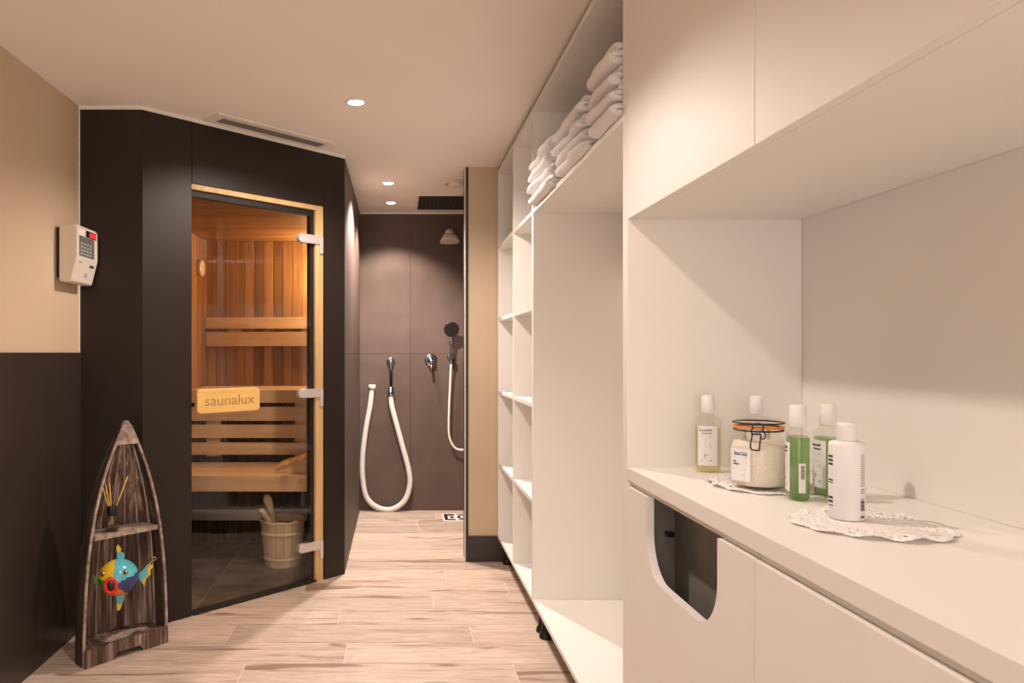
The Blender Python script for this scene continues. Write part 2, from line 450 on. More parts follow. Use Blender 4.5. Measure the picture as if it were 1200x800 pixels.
# slate floor of the cabin
fs = struct(MB().prism([(IX0, 3.475), (-1.155, 3.475), (-.33, 4.30), (-.345, 5.59), (IX0, 5.59)], -.0012, .0006, 'z').build('floor_cabin', M['slate_joint']))
def clip_poly(poly, a, b, c):
    out = []
    for i in range(len(poly)):
        p, q = poly[i], poly[(i+1) % len(poly)]
        dp, dq = a*p[0]+b*p[1]-c, a*q[0]+b*q[1]-c
        if dp <= 0: out.append(p)
        if dp*dq < 0:
            t = dp/(dp-dq); out.append((p[0]+t*(q[0]-p[0]), p[1]+t*(q[1]-p[1])))
    return out
for xa, xb in ((IX0, -1.005), (-1.005, -.36)):
    for ya, yb in ((3.48, 3.905), (3.905, 4.49), (4.49, 5.075), (5.075, 5.59)):
        g = .003
        p = [(xa+g, ya+g), (xb-g, ya+g), (xb-g, yb-g), (xa+g, yb-g)]
        p = clip_poly(p, 1, -1, -4.602-.075)
        if len(p) >= 3: MB().prism(p, .0006, .006, 'z').build('tile', M['slate'], fs)

# ------------------------------------------------------------------ sauna door (structure)
dr = struct(empty('door_1', A, PI/4))
def D(name, mat, *b, bev=0): return dbox(name, mat, *b, parent=dr, bev=bev)
fr = D('door_frame', M['frame_wood'], 1.022, OX1, .008, .06, .0, OZ, bev=.003)
D('door_frame', M['frame_wood'], OX0, 1.0215, .008, .06, 2.062, OZ, bev=.003)
D('door_frame', M['frame_wood'], OX0, .262, .03, .06, 0, 2.062, bev=.001)
D('seal', M['rubber'], .996, 1.0215, .024, .055, 0, 2.035)
D('seal', M['rubber'], .2625, 1.0215, .024, .055, 2.030, 2.0615)
D('threshold', M['rubber'], .2625, 1.0215, -.004, .058, 0, .010, bev=.002)
D('glass_pane', M['glass'], .258, .992, .012, .020, .014, 2.034)
hd = MB().prism(rrect(.262, .6215, .975, 1.095, .022), -.036, -.010, 'y', bev=.005).build('handle', M['handle_wood'], dr, world=False)
for hx in (.33, .55): MB().tube([(hx, -.0105, 1.035), (hx, .0125, 1.035)], .012).build('spacer', M['frame_wood'], hd, world=False)
tb = text_bm('saunalux', .072, .0006)
xs = [v.co.x for v in tb.verts]; w_ = max(xs)-min(xs)
tb.transform(Matrix.Translation((.30, -.0362, 1.013)) @ Matrix.Rotation(PI/2, 4, 'X') @ Matrix.Diagonal((.285/w_, 1, 1, 1)))
mm = MB(); mm.add(tb); mm.build('lettering', M['burnt'], hd, world=False)
for hz in (1.897, 1.047, .20):
    h = MB()
    h.prism(rrect(.900, 1.066, hz-.024, hz+.024, .020), -.002, .0115, 'y', bev=.003)
    h.box(1.046, 1.068, -.004, .0075, hz-.075, hz+.02, .003)
    hg = h.build('hinge', M['steel'], dr, world=False)
    MB().prism(rrect(.900, .985, hz-.024, hz+.024, .020), .0205, .028, 'y', bev=.002).build('clamp_plate', M['steel'], hg, world=False)

# ================================================================== LIGHTS
def downlight(x, y, power, label, cat='ceiling light', angle=None):
    e = tag(empty('ceiling_light', (x, y, H)), label, cat, 'recessed ceiling downlights')
    MB().lathe([(.050, -.0005), (.050, -.004), (.046, -.007), (.036, -.005), (.034, -.0005)], 32, cap=(False, False)).build('trim_ring', M['whitetrim'], e, world=False)
    MB().lathe([(.034, -.003), (.033, -.0045), (.0, -.005)], 24, cap=(True, False)).build('lens', M['lens'], e, world=False)
    l = bpy.data.lights.new('lamp', 'SPOT'); l.energy = power; l.color = LAMP_COL; l.spot_size = angle or LAMP_ANGLE; l.spot_blend = .5
    l.shadow_soft_size = .03
    lo = bpy.data.objects.new('lamp', l); COL.objects.link(lo); lo.parent = e; lo.location = (0, 0, -.035)
    return e
downlight(-.188, 3.37, LAMP_W*1.0, 'recessed ceiling downlight in front of the sauna, the nearest one in view')
downlight(-.062, 4.975, SHOWER_W*1.4, 'recessed ceiling downlight at the shower entry, second of three from the front', angle=math.radians(134))
downlight(-.050, 5.63, SHOWER_W*.60, 'recessed ceiling downlight closest to the dark shower back wall', angle=math.radians(118))
downlight(-.17, 1.72, LAMP_W*.66, 'recessed ceiling downlight above the counter niche, out of view overhead', angle=math.radians(127))
downlight(-.17, -.90, LAMP_W*.55, 'unseen recessed ceiling downlight added for fill at the near end of the room')  # unseen lamp behind the camera, added as fill

# ================================================================== RIGHT SIDE CABINETS
FX = .608           # front plane
BX = 1.071          # back plane
CT = 2.372          # top of the tall units
th = .019
def shelf_panel(name, parent, *b): return MB().box(*b, .0012).build(name, M['white'], parent)
# --- tall open shelf unit (two bays)
su = tag(empty('shelf_unit', (FX+.23, 3.97, 0)), 'tall narrow white open shelf unit of two bays next to the beige partition', 'shelf unit')
Y0, Y1, YM = 3.394, 4.546, 3.95
ZB, ZT = .145, CT
shelf_panel('side_panel', su, FX, BX, Y1-th, Y1, ZB, ZT)
shelf_panel('side_panel', su, FX, BX, Y0-th, Y0, ZB, ZT)
shelf_panel('divider', su, FX+.0005, BX-.012, YM-th/2, YM+th/2, ZB+th, ZT-th)
shelf_panel('top_panel', su, FX, BX, Y0, Y1-th, ZT-th-.004, ZT)
shelf_panel('bottom_panel', su, FX, BX, Y0, Y1-th, ZB, ZB+th)
shelf_panel('back_panel', su, BX-.011, BX, Y0, Y1-th, ZB+th, ZT-th-.005)
for z in (1.897, 1.462, 1.022, .587):
    for a, b_ in ((Y0, YM-th/2), (YM+th/2, Y1-th)): shelf_panel('shelf', su, FX+.002, BX-.012, a+.0005, b_-.0005, z, z+th)
def feet(parent, pts):
    me = None
    for (x, y) in pts:
        m_ = MB().lathe([(.028, 0), (.030, .006), (.026, .022), (.018, .03), (.017, .115), (.030, .118), (.030, .1449)], 18)
        o = m_.build('foot', M['black'], parent, world=False) if me is None else bpy.data.objects.new('foot', me)
        if me is None: me = o.data
        else: COL.objects.link(o); o.parent = parent
        o.location = Vector((x, y, 0)) - parent.location
feet(su, ((.660, 3.41), (.660, 4.50), (1.03, 3.41), (1.03, 4.50)))
# --- tall open wardrobe (one wide bay)
wu = tag(empty('open_wardrobe', (FX+.23, 2.69, 0)), 'wide white open wardrobe with one high shelf carrying the towels', 'wardrobe')
V0, V1 = 2.002, 3.374
shelf_panel('side_panel', wu, FX, BX, V1-th, V1, ZB, ZT)
shelf_panel('side_panel', wu, FX, BX, V0, V0+th, ZB, ZT)
shelf_panel('top_panel', wu, FX, BX, V0+th, V1-th, ZT-th-.004, ZT)
shelf_panel('bottom_panel', wu, FX, BX, V0+th, V1-th, ZB, ZB+th)
shelf_panel('back_panel', wu, BX-.011, BX, V0+th, V1-th, ZB+th, ZT-th-.005)
shelf_panel('shelf', wu, FX+.001, BX-.012, V0+th+.0005, V1-th-.0005, 1.897, 1.897+th)
feet(wu, ((.660, 3.335), (.660, 2.06), (1.03, 3.335), (1.03, 2.06)))
# --- end panel, back panel of the niche
N0 = -.15
ep = tag(box('end_panel', M['white'], FX, BX, 1.982, 2.001, 0, CT, bev=.0012), 'tall white end panel between the open wardrobe and the counter niche', 'panel')
bp_ = tag(box('back_panel', M['white'], BX+.0005, BX+.019, N0, 1.982, .9685, 1.6235), 'white rear panel of the niche above the counter', 'panel')
# --- upper cabinet
uc = tag(empty('upper_cabinet', (FX+.23, .92, 1.624)), 'white handleless wall cabinet hanging above the counter', 'cabinet')
MB().box(FX+.02, BX+.019, N0, 1.9815, 1.624, 1.643, .001).box(FX+.02, BX+.019, N0, 1.9815, CT-.019, CT).box(FX+.02, BX+.019, N0, N0+.019, 1.643, CT-.019)\
    .box(FX+.02, BX+.019, 1.9625, 1.9815, 1.643, CT-.019).box(BX, BX+.019, N0+.019, 1.9625, 1.643, CT-.019).box(FX+.02, BX, 1.265, 1.284, 1.643, CT-.019).build('body', M['white'], uc)
for a, b_ in ((1.2765, 1.980), (.571, 1.2735), (N0, .568)):
    MB().box(FX, FX+.0195, a, b_, 1.624, CT, .001).build('door', M['white'], uc)
# --- base cabinets
def base_body(y0, y1, parent):
    m_ = MB()
    m_.box(FX+.022, BX+.018, y0, y0+th, .10, .9335).box(FX+.022, BX+.018, y1-th, y1, .10, .9335)
    m_.box(FX+.022, BX+.018, y0+th, y1-th, .10, .119).box(BX, BX+.018, y0+th, y1-th, .119, .9335)
    m_.box(FX+.06, FX+.078, y0, y1, 0, .10)
    m_.build('body', M['white'], parent)
lc = tag(empty('laundry_cabinet', (FX+.23, 1.628, 0)), 'white base cabinet whose door has a scooped laundry opening', 'cabinet')
base_body(1.277, 1.9815, lc)
# door with a U opening cut from its top edge
ya, yb, zt, zb_ = 1.2775, 1.980, .918, .02
u0, u1, ub, ur = 1.424, 1.832, .728, .105
pts = [(ya, zb_), (yb, zb_), (yb, zt), (u1, zt)]
for i in range(13):
    t = -PI/2*i/12; pts.append((u1-ur+ur*math.cos(t), ub+ur+ur*math.sin(t)))
for i in range(13):
    t = -PI/2-PI/2*i/12; pts.append((u0+ur+ur*math.cos(t), ub+ur+ur*math.sin(t)))
pts += [(u0, zt), (ya, zt)]
MB().prism(pts, FX, FX+.0195, 'x').build('door', M['white'], lc)
# dark laundry bag hanging inside
bag = MB()
bag.box(FX+.11, FX+.12, 1.32, 1.94, .13, .915).box(FX+.16, BX-.02, 1.31, 1.32, .13, .92).box(FX+.02, BX-.02, 1.945, 1.953, .13, .92).box(FX+.024, BX-.02, 1.31, 1.32, .13, .92)\
   .box(FX+.024, FX+.12, 1.31, 1.945, .125, .13)
bag.build('laundry_bag', M['dark_void'], lc)
MB().box(FX+.085, FX+.105, 1.925, 1.944, .795, .808, .003).build('rail', M['black'], lc)
dc = tag(empty('drawer_cabinet', (FX+.23, .56, 0)), 'plain white base cabinet with flat fronts under the counter, nearest the viewer', 'cabinet')
base_body(N0, 1.276, dc)
for a, b_ in ((.5705, 1.2745), (N0, .5675)):
    MB().box(FX, FX+.0195, a, b_, .02, .918, .001).build('door', M['white'], dc)
MB().box(FX+.0125, FX+.0218, N0, 1.2755, .9187, .9335).build('top_rail', M['white'], dc)
MB().box(FX+.0125, FX+.0218, 1.2775, 1.9815, .9187, .9335).build('top_rail', M['white'], lc)
ct = tag(box('countertop', M['white'], FX-.001, BX+.019, N0, 1.9815, .934, .968, bev=.0015), 'long white laminate countertop along the right side', 'countertop')
CZ = .968
# ================================================================== TOWELS
def towel_mesh(L, Dp, T, layers, seed):
    """a towel folded in layers with round folds at the front (x=0), swept along y"""
    rnd = random.Random(seed)
    m_ = MB(); t = T/layers
    # centre line of the folded ribbon (x towards the back, z up)
    cl = []
    for k in range(layers):
        z = t*(k+.5)
        row = [(.02 + (Dp-.04)*i/10 + .0, z) for i in range(11)]
        if k % 2 == 0: row = row[::-1]       # back -> front
        cl += row
        if k < layers-1:
            front = (k % 2 == 0)
            for j in range(1, 5):
                a = PI*j/5
                cx = .02 if front else Dp-.02
                cl.append((cx + (-1 if front else 1)*(.02 if front else .012)*math.sin(a), z+t*(1-math.cos(a))/2))
    P = [Vector((x, 0, z)) for x, z in cl]
    n = len(P); left, right = [], []
    for i in range(n):
        d = (P[min(i+1, n-1)]-P[max(i-1, 0)]).normalized(); nn = Vector((-d.z, 0, d.x))
        h = t*.43
        left.append(P[i]+nn*h); right.append(P[i]-nn*h)
    outl = left + right[::-1]; K = len(outl); NY = 20
    vs_, fs_ = [], []
    for j in range(NY+1):
        v = j/NY; yv = (v-.5)*L
        e = 1-.10*max(0, abs(v-.5)*2-.82)/.18
        for i, p in enumerate(outl):
            q = noise.noise_vector(Vector((p.x*9+seed*7, yv*7, p.z*14)))
            q2 = noise.noise(Vector((yv*5, seed*3.1, p.x*4)))
            zz = p.z*e*(1+.12*q2) + .005*q.z*(1 if p.z > t*.4 else .2)
            vs_.append((p.x + .013*q.x + .016*(1-e)+.016*q2, yv + .006*q.y, max(zz, .0005)))
    for j in range(NY):
        for i in range(K):
            fs_.append((j*K+i, j*K+(i+1) % K, (j+1)*K+(i+1) % K, (j+1)*K+i))
    fs_.append(tuple(range(K))[::-1]); fs_.append(tuple(range(NY*K, NY*K+K)))
    m_.poly(vs_, fs_, 0, True)
    return m_
SZ = 1.897+th
stacks = [(3.095, .40, (.050, .048, .050, .056), 'far'), (2.565, .39, (.036, .038, .048, .056), 'middle'), (2.162, .232, (.042, .048, .056, .066), 'near')]
ordn = ('bottom', 'second from the bottom', 'third from the bottom', 'top')
sd = 0
stn = {'far': 'far towel stack', 'middle': 'middle towel stack', 'near': 'towel stack nearest the viewer'}
for yc, L, ths, nm in stacks:
    z = SZ+.0005
    for i, T in enumerate(ths):
        sd += 1
        o = towel_mesh(L, .36, T, 3 if T > .045 else 2, sd).build('folded_towel', M['towel'])
        o.location = (FX-.028+random.uniform(-.008, .008), yc+random.uniform(-.012, .012), z)
        tag(o, 'folded white terry towel, %s in the %s' % (ordn[i], stn[nm]), 'towel', 'folded towels on the wardrobe shelf')
        z += T*1.0
# ================================================================== COUNTER ITEMS
def print_lines(rows, depth=.0003):
    """rows: (x0,x1,z,height) small print bars"""
    m_ = MB()
    for x0, x1, z, h in rows: m_.box(x0, x1, -depth, depth, z, z+h)
    return m_
def wrap(m_, rx, ry, e, off):
    """wrap flat artwork (x,z plane, y=0) onto the -y side of a superellipse body, x = arc length"""
    n = 400; tab = []; L = 0; prev = None
    for i in range(-n, n+1):
        a = -PI/2 + PI*i/n
        c, d = math.cos(a), math.sin(a)
        p = Vector((rx*math.copysign(abs(c)**(2/e), c), ry*math.copysign(abs(d)**(2/e), d), 0))
        if prev: L += (p-prev).length
        tab.append((L, p)); prev = p
    mid = tab[n][0]
    for v in m_.bm.verts:
        s_ = v.co.x+mid; lo = 0
        lo = next((k for k in range(1, len(tab)) if tab[k][0] >= s_), len(tab)-1)
        a, b_ = tab[lo-1], tab[lo]; f = (s_-a[0])/max(b_[0]-a[0], 1e-9)
        p = a[1].lerp(b_[1], f); tg = (b_[1]-a[1]).normalized(); nn = Vector((tg.y, -tg.x, 0))
        q = p + nn*(off - v.co.y); v.co = Vector((q.x, q.y, v.co.z))
    return m_
def sheet(x0, x1, z0, z1, n=14):
    m_ = MB(); vs_, fs_ = [], []
    for j, y in ((0, .00025), (1, -.00025)):
        for i in range(n+1):
            x = x0+(x1-x0)*i/n
            vs_ += [(x, y, z0), (x, y, z1)]
    K = 2*(n+1)
    for i in range(n):
        fs_ += [(2*i, 2*i+2, 2*i+3, 2*i+1), (K+2*i, K+2*i+1, K+2*i+3, K+2*i+2), (2*i, K+2*i, K+2*i+2, 2*i+2), (2*i+1, 2*i+3, K+2*i+3, K+2*i+1)]
    fs_ += [(0, 1, K+1, K), (2*n, K+2*n, K+2*n+1, 2*n+1)]
    m_.poly(vs_, fs_); return m_
def txt(body, size, x, z, width=None, bold=False):
    b = text_bm(body, size, .00025)
    if width:
        xs = [v.co.x for v in b.verts]; b.transform(Matrix.Diagonal((width/(max(xs)-min(xs)), 1, 1, 1)))
    b.transform(Matrix.Translation((x, 0, z)) @ Matrix.Rotation(PI/2, 4, 'X'))
    m_ = MB(); m_.add(b); return m_
RX, RY, RE = .0315, .0205, 2.9
def scent_bottle(liquid, fill, label, loc, rz, x_label=(-.029, .017), back='rear', grp=None):
    e = tag(empty('scent_bottle', loc, rz), label, 'bottle', grp)
    E = RE
    shell = MB().loft([(.0, RX-.003, RY-.003, E), (.003, RX, RY, E), (.132, RX, RY, E), (.1375, RX*.93, RY*.93, 2.7), (.143, .017, .0165, 2.1), (.147, .0125, .0125, 2), (.152, .0125, .0125, 2)], 40, cap=(True, False))
    shell.build('flask', M['clear'], e, world=False)
    k = .93
    rings = [(.003, (RX-.003)*k, (RY-.003)*k, E), (.006, RX*k, RY*k, E), (min(fill, .127), RX*k, RY*k, E)]
    if fill > .128: rings.append((fill, RX*k*.95, RY*k*.95, E))
    MB().loft(rings, 40).build('liquid', M[liquid], e, world=False)
    cap = MB().lathe([(.0155, .149), (.0165, .151), (.0165, .172), (.0148, .192), (.0125, .1945), (0.0, .195)], 28, cap=(True, False))
    cap.build('cap', M['whiteplastic'], e, world=False)
    lb = wrap(sheet(x_label[0], x_label[1], .018, .118), RX, RY, E, .0005).build('label', M['label'], e, world=False)
    x0 = x_label[0]+.003
    t_ = txt('Saunaduft', .0085, x0, .105, .030); t_.add(txt('Konzentrat', .006, x0+.006, .098, .024).bm)
    wrap(t_, RX, RY, E, .0010).build('lettering', M['ink'], lb, world=False)
    pl_ = print_lines([(x0, x0+.027, .0885, .0026), (x0, x0+.026, .0725, .0017), (x0, x0+.030, .0670, .0017), (x0, x0+.028, .0625, .0017)])
    wrap(pl_, RX, RY, E, .0010).build('print', M['ink_grey'], lb, world=False)
    pg = print_lines([(x0+.004, x0+.030, .030, .003), (x0+.012, x0+.0135, .038, .010), (x0+.013, x0+.020, .044, .0015)])
    wrap(pg, RX, RY, E, .0010).build('emblem', M['ink_green'], lb, world=False)
    if back:
        edge = back == 'edge'
        Rt = Matrix.Rotation(PI/2 if edge else PI, 4, 'Z'); wx, wy = (RY, RX) if edge else (RX, RY)
        s_ = wrap(sheet(-.0065, .0065, .018, .078, 6), wx, wy, E, .0005); s_.bm.transform(Rt)
        bl = s_.build('back_label', M['label'], e, world=False)
        rows = [(-.0025, .0045, .046+.0022*i, (.0012 if i % 3 else .0007)) for i in range(13)] 
        p_ = wrap(print_lines(rows), wx, wy, E, .0010); p_.bm.transform(Rt); p_.build('barcode', M['ink'], bl, world=False)
    return e
G = 'sauna scent bottles on the counter'
scent_bottle('oil', .112, 'bottle of pale yellow oil standing alone left of the jar', (.790, 1.905, CZ), math.radians(-8), grp=G)
scent_bottle('oil', .112, 'bottle of pale oil half hidden behind the glass jar', (.902, 1.88, CZ), math.radians(-8), grp=G)
scent_bottle('green', .130, 'green liquid bottle in front, right of the jar, seen edge-on', (.828, 1.548, CZ), math.radians(-104), back='edge', grp=G)
scent_bottle('green', .124, 'green liquid bottle at the back, partly behind the white bottle', (.911, 1.585, CZ), math.radians(-84), x_label=(-.026, .020), grp=G)
# white round bottle
wb_ = tag(empty('lotion_bottle', (.810, 1.350, CZ+.0046), math.radians(0)), 'opaque white round bottle standing on the near lace doily', 'bottle')
MB().lathe([(0, 0), (.0275, 0), (.0290, .002), (.0292, .132), (.0280, .137), (.020, .1395), (.0155, .140)], 40, cap=(False, True)).build('flask', M['whiteplastic'], wb_, world=False)
MB().lathe([(.0155, .1402), (.0160, .141), (.0158, .166), (.0150, .1715), (.010, .1725), (0, .1725)], 32, cap=(True, False)).build('cap', M['whiteplastic'], wb_, world=False)
def side_print(ang, rows, mat, nm, t=None):
    m_ = print_lines(rows)
    if t: m_.add(t.bm)
    wrap(m_, .0292, .0292, 2, .0003)
    m_.bm.transform(Matrix.Rotation(ang, 4, 'Z')); m_.build(nm, mat, wb_, world=False)['kind'] = 'stuff'
rr = random.Random(3)
rows = [(-.004+.0*i, .006, .018+.0034*i, .0016) for i in range(30) if i not in (7, 8, 12)]
side_print(math.radians(24), rows, M['ink_grey'], 'small_print')
side_print(math.radians(24), [(-.004, .005, .020+.0022*i, .0012) for i in range(8)]+[(-.004, .004, .006, .003)], M['ink'], 'barcode')
tt = txt('SAUNA', .014, 0, 0, .034); tt.bm.transform(Matrix.Rotation(0, 4, 'Y'))
side_print(math.radians(-86), [(-.008, .004, z, h) for z, h in ((.110, .004), (.103, .004), (.096, .004), (.068, .003), (.064, .002), (.036, .004), (.029, .004), (.023, .002))], M['ink'], 'print')
# clip-top jar
jr = tag(empty('preserving_jar', (.800, 1.660, CZ+.0052), math.radians(-6)), 'clip-top glass jar of pale bath salt with orange rubber ring', 'jar')
MB().lathe([(0, .004), (.046, .001), (.053, .004), (.0575, .012), (.0590, .03), (.0590, .078), (.0575, .092), (.052, .106), (.046, .114), (.0455, .122), (.049, .125), (.049, .130), (.045, .131)], 44, cap=(False, False)).build('glass_body', M['clear'], jr, world=False)
MB().lathe([(0, .006), (.045, .006), (.053, .010), (.0560, .03), (.0560, .078), (.0545, .090), (.050, .101), (.03, .104), (0, .103)], 40, cap=(False, False)).build('salt', M['salt'], jr, world=False)
MB().lathe([(.044, .1312), (.0525, .1315), (.0535, .1335), (.0525, .1355), (.044, .1358)], 44, cap=(False, False)).build('rubber_ring', M['orange_rubber'], jr, world=False)
lid = MB().lathe([(.044, .136), (.0505, .137), (.051, .143), (.049, .147), (.046, .148), (.044, .152), (.030, .155), (0, .156)], 44, cap=(True, False)).build('lid', M['clear'], jr, world=False)
wr = MB()
ring = lambda r, z, n=40: [(r*math.cos(2*PI*i/n), r*math.sin(2*PI*i/n), z) for i in range(n)]
wr.tube(ring(.0505, .1272), .0019, 6, closed=True); wr.tube(ring(.0520, .1435), .0019, 6, closed=True)
wr.build('wire_bands', M['wire'], jr, world=False)
# clasp at the front
cl_ = MB()
y_ = -.0545
fw = smooth_curve([(-.0095, y_, .1435), (-.0075, y_-.005, .137), (-.0110, y_-.005, .130), (-.0095, y_-.006, .121), (-.0125, y_-.008, .100), (-.0105, y_-.0085, .090), (0, y_-.009, .0885), (.0045, y_-.009, .090), (.0055, y_-.008, .104), (.0075, y_-.007, .118), (.004, y_-.006, .1235), (-.008, y_-.006, .1225)], 5)
cl_.tube(fw, .0016, 6)
fw2 = smooth_curve([(-.0095, y_, .1435), (0, y_-.003, .1455), (.0105, y_-.003, .144), (.0125, y_-.004, .138), (.0105, y_-.005, .1335), (.0155, y_-.006, .124), (.0145, y_-.006, .1145), (.009, y_-.006, .1130)], 5)
cl_.tube(fw2, .0016, 6)
cl_.bm.transform(Matrix.Rotation(math.radians(-22), 4, 'Z'))
cl_.build('clasp', M['wire'], jr, world=False)
lb = wrap(sheet(-.084, -.036, .018, .088), .0590, .0590, 2, .0004).build('label', M['label'], jr, world=False)
t_ = txt('Sauna Salz', .0125, -.076, .074, .034)
wrap(t_, .0590, .0590, 2, .0009).build('lettering', M['ink'], lb, world=False)
wrap(print_lines([(-.077, -.070, .0585, .003), (-.077, -.062, .053, .003)]), .0590, .0590, 2, .0009).build('print', M['ink'], lb, world=False)
wrap(print_lines([(-.074, -.044, .0695, .0016), (-.077, -.046, .043, .0013), (-.077, -.048, .033, .0013), (-.077, -.052, .030, .0013), (-.077, -.047, .024, .0016)]), .0590, .0590, 2, .0009).build('small_print', M['ink_grey'], lb, world=False)['kind'] = 'stuff'
# lace doilies
def doily(cx, cy, R, seed, label, lobes=12):
    rnd = random.Random(seed)
    NR, NT = 22, 132
    m_ = MB(); vs_ = []; fs_ = []
    ph = rnd.random()*6
    for i in range(NR+1):
        f = i/NR
        for j in range(NT):
            a = 2*PI*j/NT
            lob = 1+.05*f*f*(abs(math.cos(lobes/2*a+ph))*2-1)+.03*f*math.sin(3*a+seed)
            r_ = R*max(f, .02)*lob
            ruffle = max(0, f-.58)/.42
            z = .0015 + .0085*ruffle*(.55+.45*math.sin(lobes*a+2*ph+.5*math.sin(2*a)))*(.6+.4*math.sin(2*a+seed)) + .0007*math.sin(f*NR*PI)
            vs_.append((r_*math.cos(a), r_*math.sin(a), max(z, .0012)))
    for i in range(NR):
        for j in range(NT):
            # open work: rings with small openings
            if i > 6 and i % 2 and i != 21 and j % 2 == (i//2) % 2: continue
            if i in (4, 12, 18) and j % 4 == 1: continue
            fs_.append((i*NT+j, i*NT+(j+1) % NT, (i+1)*NT+(j+1) % NT, (i+1)*NT+j))
    m_.poly(vs_, fs_, 0, True)
    edge = vs_[NR*NT:]
    m_.bm.verts.ensure_lookup_table()
    # picot loops round the rim
    for j in range(0, NT, 2):
        p, q = Vector(edge[j]), Vector(edge[(j+2) % NT]); o_ = ((p+q)/2); o_ = o_ + o_.normalized()*.0032; o_.z = (p.z+q.z)/2
        m_.tube([p, (p+o_)/2+(p-q)*.1, o_, (q+o_)/2+(q-p)*.1, q], .0009, 5)
    o = m_.build('lace_doily', M['lace']); o.location = (cx, cy, CZ+.0011)
    md = o.modifiers.new('thickness', 'SOLIDIFY'); md.thickness = .0018; md.offset = 0
    tag(o, label, 'doily')
doily(.832, 1.700, .114, 2, 'white crochet lace doily under the clip-top jar')
doily(.826, 1.310, .118, 5, 'white crochet lace doily under the white lotion bottle, nearest the viewer')

# ================================================================== CEILING FITTINGS
gv = tag(empty('ceiling_vent', (A.x, A.y, H), PI/4), 'long slotted white vent grille in the ceiling along the sauna front', 'vent')
def gb(name, mat, *b, bev=0): return MB().box(*b, bev).build(name, mat, gv, world=False)
m_ = MB().box(.30, 1.012, -.168, -.122, -.006, -.0005).box(.30, 1.012, -.048, -.018, -.006, -.0005).box(.30, .352, -.122, -.048, -.006, -.0005).box(.985, 1.012, -.122, -.048, -.006, -.0005)
m_.build('frame', M['whitetrim'], gv, world=False)
gb('recess', M['rubber'], .352, .985, -.122, -.048, -.0015, -.0005)
me = None
for i in range(5):
    o = MB().box(.3525, .9845, -.0032, .0032, -.0055, -.0016).build('slat', M['vent_grey'], gv, world=False) if me is None else bpy.data.objects.new('slat', me)
    if me is None: me = o.data
    else: COL.objects.link(o); o.parent = gv
    o.location = (0, -.115+.0148*i, 0)
# black rain shower panel
rp = tag(empty('rain_shower_panel', (.43, 5.62, H)), 'black perforated rain shower panel in a pale frame on the shower ceiling', 'shower')
MB().box(.138, .80, 5.335, 5.353, H-.010, H-.0005).box(.138, .80, 5.882, 5.90, H-.010, H-.0005).box(.138, .154, 5.353, 5.882, H-.010, H-.0005).box(.784, .80, 5.353, 5.882, H-.010, H-.0005).build('frame', M['whitetrim'], rp)
MB().box(.1545, .7835, 5.3535, 5.8815, H-.007, H-.0006).build('plate', M['black'], rp)
nz_ = MB()
for i in range(20):
    for j in range(14):
        x, y = .185+.030*i, 5.39+.036*j
        nz_.poly([(x-.004, y-.004, H-.0072), (x+.004, y-.004, H-.0072), (x+.004, y+.004, H-.0072), (x-.004, y+.004, H-.0072), (x, y, H-.0078)], [(0, 1, 4), (1, 2, 4), (2, 3, 4), (3, 0, 4)])
o = nz_.build('nozzles', M['ink_grey'], rp); o['kind'] = 'stuff'
rv = tag(empty('round_vent', (.395, 4.975, H)), 'round pale ceiling vent ring above the shower, half behind the partition', 'vent')
MB().lathe([(.095, -.0005), (.095, -.005), (.088, -.012), (.070, -.007), (.066, -.0005)], 40, cap=(False, False)).build('ring', M['unit'], rv, world=False)
MB().lathe([(.056, -.0005), (.056, -.016), (.050, -.022), (0, -.023)], 36, cap=(True, False)).build('disc', M['whitetrim'], rv, world=False)

# ================================================================== SHOWER FITTINGS
def W2(x, y, Z): return Vector(((x-466)*Z/877, Z, 1.271-(y-413)*Z/877))
# chrome outlet with white hose
YW = YB-.0005
wo = tag(empty('water_outlet', (W2(458, 424, YW).x, YW, W2(458, 424, YW).z)), 'chrome wall outlet with a black lever above the thick white hose', 'valve')
x, z = wo.location.x, wo.location.z
def disc_y(r, y0, y1, x, z, n=28): 
    mm_ = MB(); hh = y0-y1; mm_.loft([(0, r, r, 2), (hh*.55, r*.97, r*.97, 2), (hh*.8, r*.86, r*.86, 2), (hh*.95, r*.6, r*.6, 2), (hh, r*.2, r*.2, 2)], n, M=Matrix.Translation((x, y0, z)) @ Matrix.Rotation(PI/2, 4, 'X')); return mm_
disc_y(.036, YW, YW-.012, x, z).build('rosette', M['chrome'], wo)
disc_y(.020, YW-.0125, YW-.05, x, z).build('spindle', M['chrome'], wo)
MB().tube([(x, YW-.045, z-.015), (x+.003, YW-.048, z-.09), (x, YW-.05, z-.19)], [.013, .011, .010]).build('lever', M['black'], wo)
v = MB().ball((x, YW-.045, z-.235), .033, (.95, .8, 1.35)).build('valve_body', M['chrome'], wo)
MB().tube([(x, YW-.03, z-.235), (x, YW, z-.235)], .016).build('valve_stem', M['chrome'], wo)
hp = [(457.8, 462), (459, 475), (462.5, 489), (471.7, 523), (478.8, 549.6), (480.3, 568), (474.3, 586), (459.9, 596.3), (444, 595), (430.2, 583.7), (425.2, 562.7), (424.8, 536.5), (428.4, 505), (433.6, 476), (436, 454)]
pts = [W2(a, b_, YW-.045) for a, b_ in hp]
hs_ = tag(empty('shower_hose', (pts[7].x, YW-.045, 0)), 'thick white rubber hose hanging in a U-loop on the shower wall', 'hose')
MB().tube(smooth_curve(pts, 6), .0215, 14).build('hose', M['hose'], hs_)
MB().tube([pts[-1]-Vector((0, 0, .012)), pts[-1]+Vector((.001, 0, .022))], .028, 16).build('end_fitting', M['whiteplastic'], hs_)
MB().tube([pts[0]+Vector((0, 0, -.015)), pts[0]+Vector((0, 0, .04))], .0265, 16).build('union_nut', M['chrome'], hs_)
